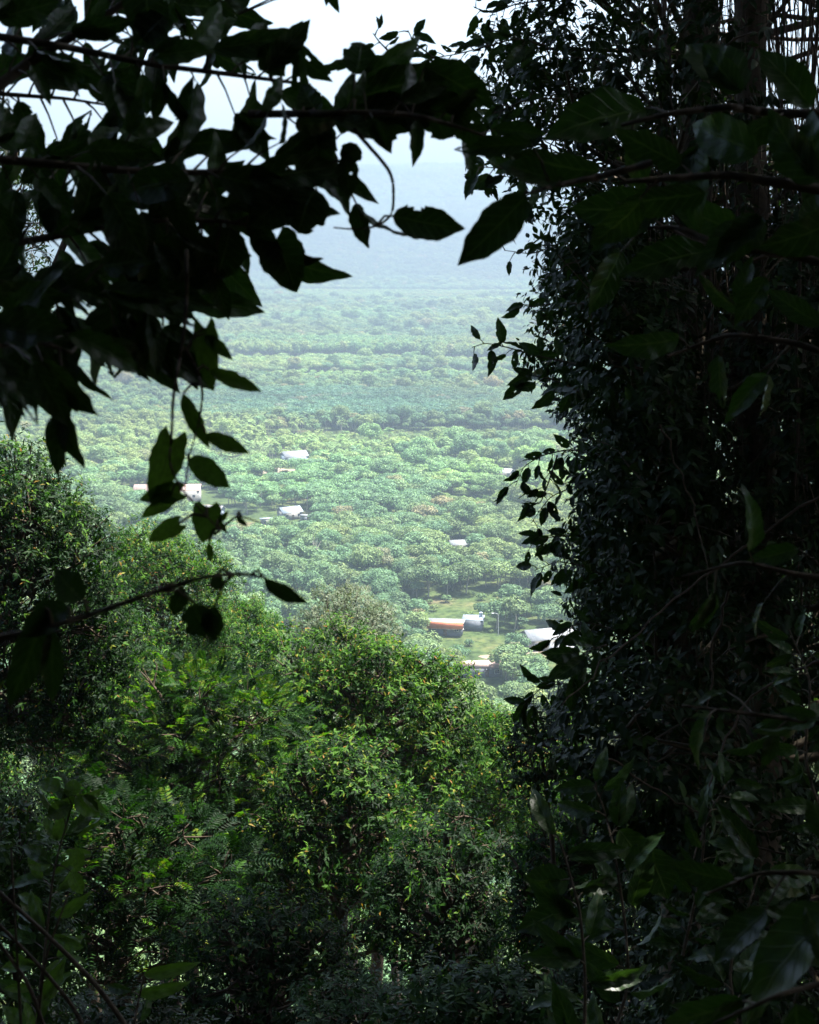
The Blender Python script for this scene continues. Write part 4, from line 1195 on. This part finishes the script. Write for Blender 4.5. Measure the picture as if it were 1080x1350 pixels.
# the hanging vine with heart leaves
LB('thin hanging vine with heart shaped leaves in front of the valley', [(246, 330), (247, 400), (240, 460), (228, 520), (227, 570), (222, 610), (238, 645), (268, 675), (290, 700)], 2.0, 0.0030, 111, only_fixed=True,
   name='hanging_vine', cat='vine', fixed=[(226, 578, 202, 668, 44, 'vh2', 0), (238, 648, 180, 658, 28, 'vh3', 10), (225, 655, 186, 684, 22, 'vh2', 0), (272, 668, 268, 716, 40, 'vh1', 0), (236, 690, 194, 716, 26, 'vh3', 0),
                                    (286, 690, 302, 674, 9, 'vl1', 0), (276, 715, 278, 742, 10, 'vl1', 0)])
LB('second vine strand with folded pointed leaves hanging to the right', [(244, 458), (262, 490), (268, 520), (262, 560), (248, 605), (244, 650)], 2.02, 0.0026, 112, only_fixed=True,
   name='hanging_vine', cat='vine', fixed=[(270, 432, 280, 514, 34, 'vh3', 5), (276, 488, 342, 516, 22, 'vl2', 0), (242, 518, 271, 592, 22, 'vl1', 10), (271, 571, 327, 598, 22, 'vl1', 0), (249, 606, 303, 642, 32, 'vo1', 0), (270, 440, 305, 474, 18, 'vl1', 0)])
LB('small curled twig with two tiny leaves under the heart leaves', [(284, 704), (300, 690), (312, 680), (330, 684), (345, 690)], 2.1, 0.0024, 113, only_fixed=True, name='twig', cat='twig',
   fixed=[(284, 682, 300, 704, 8, 'l1', 0), (312, 682, 326, 694, 8, 'l1', 0)])
LB('blurred bare twig arching to one drooping leaf above the green trees', [(-60, 850), (60, 830), (150, 800), (220, 775), (270, 760), (320, 756), (352, 762)], 1.6, 0.0042, 114, only_fixed=True, name='arching_twig', cat='twig',
   fixed=[(348, 762, 402, 802, 22, 'l1', 20), (258, 796, 276, 850, 46, 't1', 25), (284, 798, 276, 848, 30, 'l1', 10), (240, 775, 228, 815, 24, 'o1', 0), (280, 762, 292, 778, 20, 'o1', 0), (60, 800, 10, 940, 44, 'o1', 0), (90, 800, 20, 830, 44, 'o1', 30), (70, 830, 68, 930, 30, 'l1', 0), (110, 790, 70, 750, 40, 'o1', 0)])

# big dark leaves in front of the right side
LB('upper right bough of broad black leaves above the loose twigs', [(1140, 150), (1020, 150), (960, 140), (880, 150), (820, 165)], 2.5, 0.010, 121, step=50, size=(75, 125), ratio=(.42, .55), droop=0.3)
LB('second right bough with wide leaves dimly lit green', [(1140, 260), (1020, 240), (960, 230), (880, 235), (820, 240)], 2.3, 0.010, 122, step=44, size=(75, 125), ratio=(.42, .55), droop=0.5)
LB('third right bough of broad leaves ending beside two withered leaves', [(1140, 360), (1020, 330), (960, 330), (900, 300), (840, 300)], 2.6, 0.010, 123, step=48, size=(75, 125), ratio=(.4, .52), droop=0.6)
LB('right bough low over the hanging roots with few leaves', [(1140, 480), (1040, 450), (960, 440), (880, 470)], 2.8, 0.008, 124, step=46, size=(55, 95), droop=0.5)
LB('bottom right bough of large unlit leaves close to the lens', [(1160, 1180), (1080, 1150), (1000, 1150), (930, 1180)], 2.4, 0.006, 125, step=60, size=(60, 100), ratio=(.4, .5), droop=0.5)
LB('bottom right corner bough with one long shining leaf', [(1180, 1290), (1110, 1290), (1030, 1310), (940, 1350)], 1.9, 0.006, 126, step=60, size=(70, 120), ratio=(.36, .46), droop=0.4,
   fixed=[(1110, 1200, 960, 1310, 70, 'o4', 35)])
LB('right edge bough with a few dim leaves at mid height', [(1150, 760), (1060, 760), (980, 740), (900, 760)], 2.7, 0.007, 127, step=50, size=(45, 85), droop=0.5)
LB('right edge bough above the small pale leaves', [(1150, 960), (1060, 950), (980, 940), (900, 930)], 2.6, 0.007, 128, step=50, size=(45, 85), droop=0.6)

# withered leaves hanging in the upper right
for i, (a, b, L) in enumerate([(872, 340, 38), (960, 290, 30), (955, 320, 26)]):
    o = obj('withered_leaf', BL['l2'].copy(), label=['pale withered leaf hanging lowest under the third right bough', 'brownish withered leaf hanging above another one at the upper right', 'small withered leaf just under another at the upper right'][i], cat='dead leaf')
    o.data.materials.clear(); o.data.materials.append(M['dead'])
    o.matrix_basis = leaf_matrix(P(a, b, 2.7), P(a + 4, b + L, 2.75), 0.026, 30, (0, 0, 0))

# saplings standing in the lower right
def sapling(label, pts, d, seed, size, nl, gl=(), kinds='o1 o4 l1 l2 o2 o4'):
    return LB(label, pts, d, 0.006, seed, step=nl, size=size, ratio=(.3, .4), name='sapling', cat='sapling', droop=0.25, dspread=0.3, twig=(4, 20), fixed=gl, kinds=kinds.split())


sapling('tall sapling with toothed green leaves lower right of centre', [(800, 1390), (830, 1300), (825, 1220), (810, 1120), (795, 1060), (782, 1035)], 4.3, 131, (45, 80), 26,
        gl=[(785, 1035, 730, 1040, 20, 'l1', 0), (785, 1030, 800, 985, 16, 'o4', 0), (815, 1095, 860, 1150, 40, 'o2', 0), (850, 1120, 885, 1190, 50, 'o1', 0)])
sapling('shorter sapling with dark drooping leaves left of the tall one', [(770, 1390), (772, 1290), (765, 1200), (745, 1130), (735, 1100)], 4.1, 132, (45, 80), 28,
        gl=[(750, 1160, 690, 1160, 44, 'o1', 0), (755, 1190, 680, 1230, 40, 'o1', 0)])
sapling('low sapling with pale shining leaves near the bottom right corner', [(980, 1400), (960, 1280), (985, 1200), (1010, 1120)], 4.6, 133, (40, 80), 22)
sapling('small leafed sapling with pale glints at the right edge', [(1090, 1100), (1060, 1000), (1070, 900), (1040, 830)], 4.4, 134, (30, 55), 13)
sapling('slender sapling with tiny shining leaves left of the right edge one', [(900, 1260), (925, 1150), (930, 1080), (960, 1030)], 4.6, 135, (26, 50), 11)
sapling('leafy plant with rounded light green leaves at the lower left', [(40, 1400), (60, 1250), (70, 1150), (95, 1060), (110, 1040)], 5.0, 136, (34, 56), 14, kinds='p1 p2 o4 p2',
        gl=[(95, 1050, 96, 1028, 22, 'p1', 0), (100, 1050, 132, 1075, 26, 'p2', 0), (92, 1060, 60, 1080, 24, 'p2', 0), (80, 1040, 50, 1030, 20, 'p2', 20), (100, 1120, 106, 1150, 20, 'p2', 0), (95, 1150, 110, 1180, 20, 'p2', 0)])
sapling('low plant with two long bright leaves at the bottom left', [(170, 1400), (180, 1330), (190, 1290)], 4.6, 137, (40, 60), 40, gl=[(190, 1285, 262, 1272, 18, 'p2', 10), (180, 1310, 250, 1300, 18, 'p2', 20)])

# dark leaning stems at the bottom left
for pts, r, lab in [([(-30, 1150), (60, 1230), (130, 1300), (185, 1380)], 0.007, 'longest dark stem leaning down to the right at the bottom left'),
                    ([(-30, 1190), (50, 1270), (100, 1330), (125, 1390)], 0.006, 'dark stem under the longest leaning one'),
                    ([(-10, 1230), (40, 1300), (70, 1390)], 0.006, 'short dark stem close to the bottom left corner'),
                    ([(15, 1120), (22, 1250), (30, 1390)], 0.004, 'upright thin stem at the bottom left corner'),
                    ([(90, 1180), (60, 1260), (45, 1390)], 0.004, 'thin stem leaning left across the others at the bottom left')]:
    q = smooth_path([tuple(P(a, b, 3.4)) for a, b in pts], 16)
    m = MB(); m.tube(q - q[0], np.linspace(r * 0.6, r, 16), 6)
    obj('leaning_stem', m.mesh('leaning_stem', M['twig'], True), label=lab, cat='stem', loc=tuple(q[0]))

# drooping creeper twigs reaching out over the valley from the right trees
def fringe(label, pts, seed, d=6.2, size=(16, 30), step=9, twig=(3, 14)):
    return LB(label, pts, d, 0.0042, seed, step=step, size=size, ratio=(.36, .5), name='creeper_twig', cat='creeper twig', droop=0.75, dspread=0.05, twig=twig, kinds='o1 o2 l1 l2 o1'.split())


fringe('creeper twig reaching farthest left below the notched leaf level', [(760, 480), (710, 470), (670, 458), (640, 452), (622, 458)], 141, size=(18, 34), step=13)
fringe('creeper twig with larger leaves just under the farthest reaching one', [(770, 520), (730, 500), (700, 495), (682, 492)], 142, size=(24, 40), step=12)
fringe('drooping creeper twig beside the far white roof', [(790, 600), (750, 592), (715, 600), (690, 615), (680, 640)], 143)
fringe('creeper twig hanging lower with narrow leaves beside the far roof', [(800, 620), (760, 640), (725, 655), (700, 690)], 144, step=14)
fringe('thin creeper tip hanging beneath the two narrow leaved twigs', [(735, 600), (722, 640), (712, 665), (690, 660)], 145, step=12)
fringe('creeper twig sticking out left above the grass clearing', [(800, 720), (760, 705), (725, 708), (700, 715)], 146, step=9)
fringe('leafy creeper twig right of the grass clearing', [(800, 760), (765, 745), (735, 740), (705, 752)], 147, step=8, size=(20, 36))
fringe('creeper twig over the white roofed house', [(810, 830), (775, 820), (745, 828), (728, 850)], 148, step=8, size=(20, 34))
fringe('creeper twig dangling before the house wall', [(800, 850), (770, 860), (752, 880)], 149, step=8, size=(28, 50), d=5.4)
fringe('high creeper twig with two pale leaves beside the blue slope', [(770, 400), (730, 400), (700, 405), (685, 400)], 150, step=12, size=(18, 34))
fringe('fine creeper spray against the hill below the big dark leaf', [(770, 330), (730, 325), (700, 335), (665, 330)], 151, step=14, size=(14, 26))
fringe('small creeper shoot hanging into the sky at the top', [(720, 60), (680, 50), (640, 62), (600, 72), (560, 78)], 152, step=10, size=(16, 34), d=5.6)
fringe('twig tip with small leaves highest against the white sky', [(720, 0), (680, 5), (650, 18), (625, 10)], 153, step=8, size=(16, 30), d=6.4)
fringe('young shoot of small leaves above the bridging bough', [(600, 90), (570, 75), (545, 55), (538, 40)], 154, step=12, size=(16, 30), d=4.4)
fringe('tiny sprig with narrow leaves beside the young shoot', [(540, 90), (515, 70), (500, 55), (492, 44)], 155, step=11, size=(14, 24), d=4.4)
fringe('creeper twig with curled leaves in the open sky right of the bridge', [(740, 130), (700, 130), (672, 140), (650, 150)], 156, step=9, size=(18, 36), d=5.6)
fringe('twig of mixed leaves and one orange tip under the bridging bough', [(740, 235), (700, 228), (665, 222), (630, 220)], 157, step=10, size=(18, 34), d=4.6)
fringe('low creeper twig bending over the dark loose tree', [(800, 920), (750, 900), (715, 905), (690, 930)], 158, step=8, size=(20, 34), d=7)

# ------------------------------------------------------------------ the forest roof over and behind the viewer, plus added unseen shade plants
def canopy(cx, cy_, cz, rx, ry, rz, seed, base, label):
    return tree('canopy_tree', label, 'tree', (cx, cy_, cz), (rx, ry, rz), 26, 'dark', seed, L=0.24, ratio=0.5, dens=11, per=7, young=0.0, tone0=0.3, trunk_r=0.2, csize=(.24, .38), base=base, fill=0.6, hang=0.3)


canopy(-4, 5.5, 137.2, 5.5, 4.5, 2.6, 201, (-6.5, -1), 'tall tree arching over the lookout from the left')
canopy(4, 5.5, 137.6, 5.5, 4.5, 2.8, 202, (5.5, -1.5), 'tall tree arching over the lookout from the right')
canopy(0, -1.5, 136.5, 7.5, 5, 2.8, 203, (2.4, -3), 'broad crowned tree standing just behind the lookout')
canopy(2.0, 12.3, 137.6, 6, 4, 2.4, 209, (8.5, 11), 'unseen tree added over the slope to shade the lower trees')  # unseen crown added above the frame to shade the bottom trees
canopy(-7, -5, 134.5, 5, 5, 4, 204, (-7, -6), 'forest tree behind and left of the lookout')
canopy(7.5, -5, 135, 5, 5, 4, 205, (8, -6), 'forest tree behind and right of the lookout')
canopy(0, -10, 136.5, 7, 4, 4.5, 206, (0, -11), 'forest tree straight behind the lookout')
tree('added_shade_tree', 'unseen dense tree added for shade right of the creeper trees', 'tree', (7.2, 13, 133), (3.2, 4.2, 5.5), 34, 'dark', 207, L=0.2, ratio=0.45, dens=14, per=7, young=0.1, tone0=0.4, trunk_r=0.2, csize=(.24, .38), fill=0.75)  # this and the next: unseen trees added to keep sun off the lower slope
tree('added_shade_tree', 'second unseen tree added for shade further down on the right', 'tree', (9.6, 19, 130), (3.2, 4.5, 5.5), 34, 'dark', 208, L=0.2, ratio=0.45, dens=14, per=7, young=0.1, tone0=0.4, trunk_r=0.2, csize=(.24, .38), fill=0.75)
us = [((-3.6, 1.5, 130.2), (1.4, 2.4, 3.0)), ((3.9, 1.0, 130.4), (1.4, 2.6, 3.2)), ((-2.6, -3.0, 130.8), (2.6, 1.2, 2.4)), ((2.6, -3.2, 130.8), (2.6, 1.2, 2.4)), ((-5.8, 5.8, 129), (2.2, 2.4, 3.8)), ((6.6, 6.5, 130), (2.6, 3, 5))]  # unseen shrubs added round the viewer to block side light
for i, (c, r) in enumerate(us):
    tree('added_shade_shrub', ['unseen shrub added left of the lookout to block light', 'unseen shrub added right of the lookout to block light', 'unseen shrub added behind the viewer on the left to block light', 'unseen shrub added behind the viewer on the right to block light', 'tall unseen shrub added left of the lower slope to block light', 'tall unseen shrub added right of the creeper trees to block light'][i],
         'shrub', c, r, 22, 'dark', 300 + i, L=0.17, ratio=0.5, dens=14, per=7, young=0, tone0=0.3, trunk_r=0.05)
print('total tris', sum(len(o.data.polygons) for o in COL.objects if o.type == 'MESH' and o.data.users == 1), len(COL.objects))
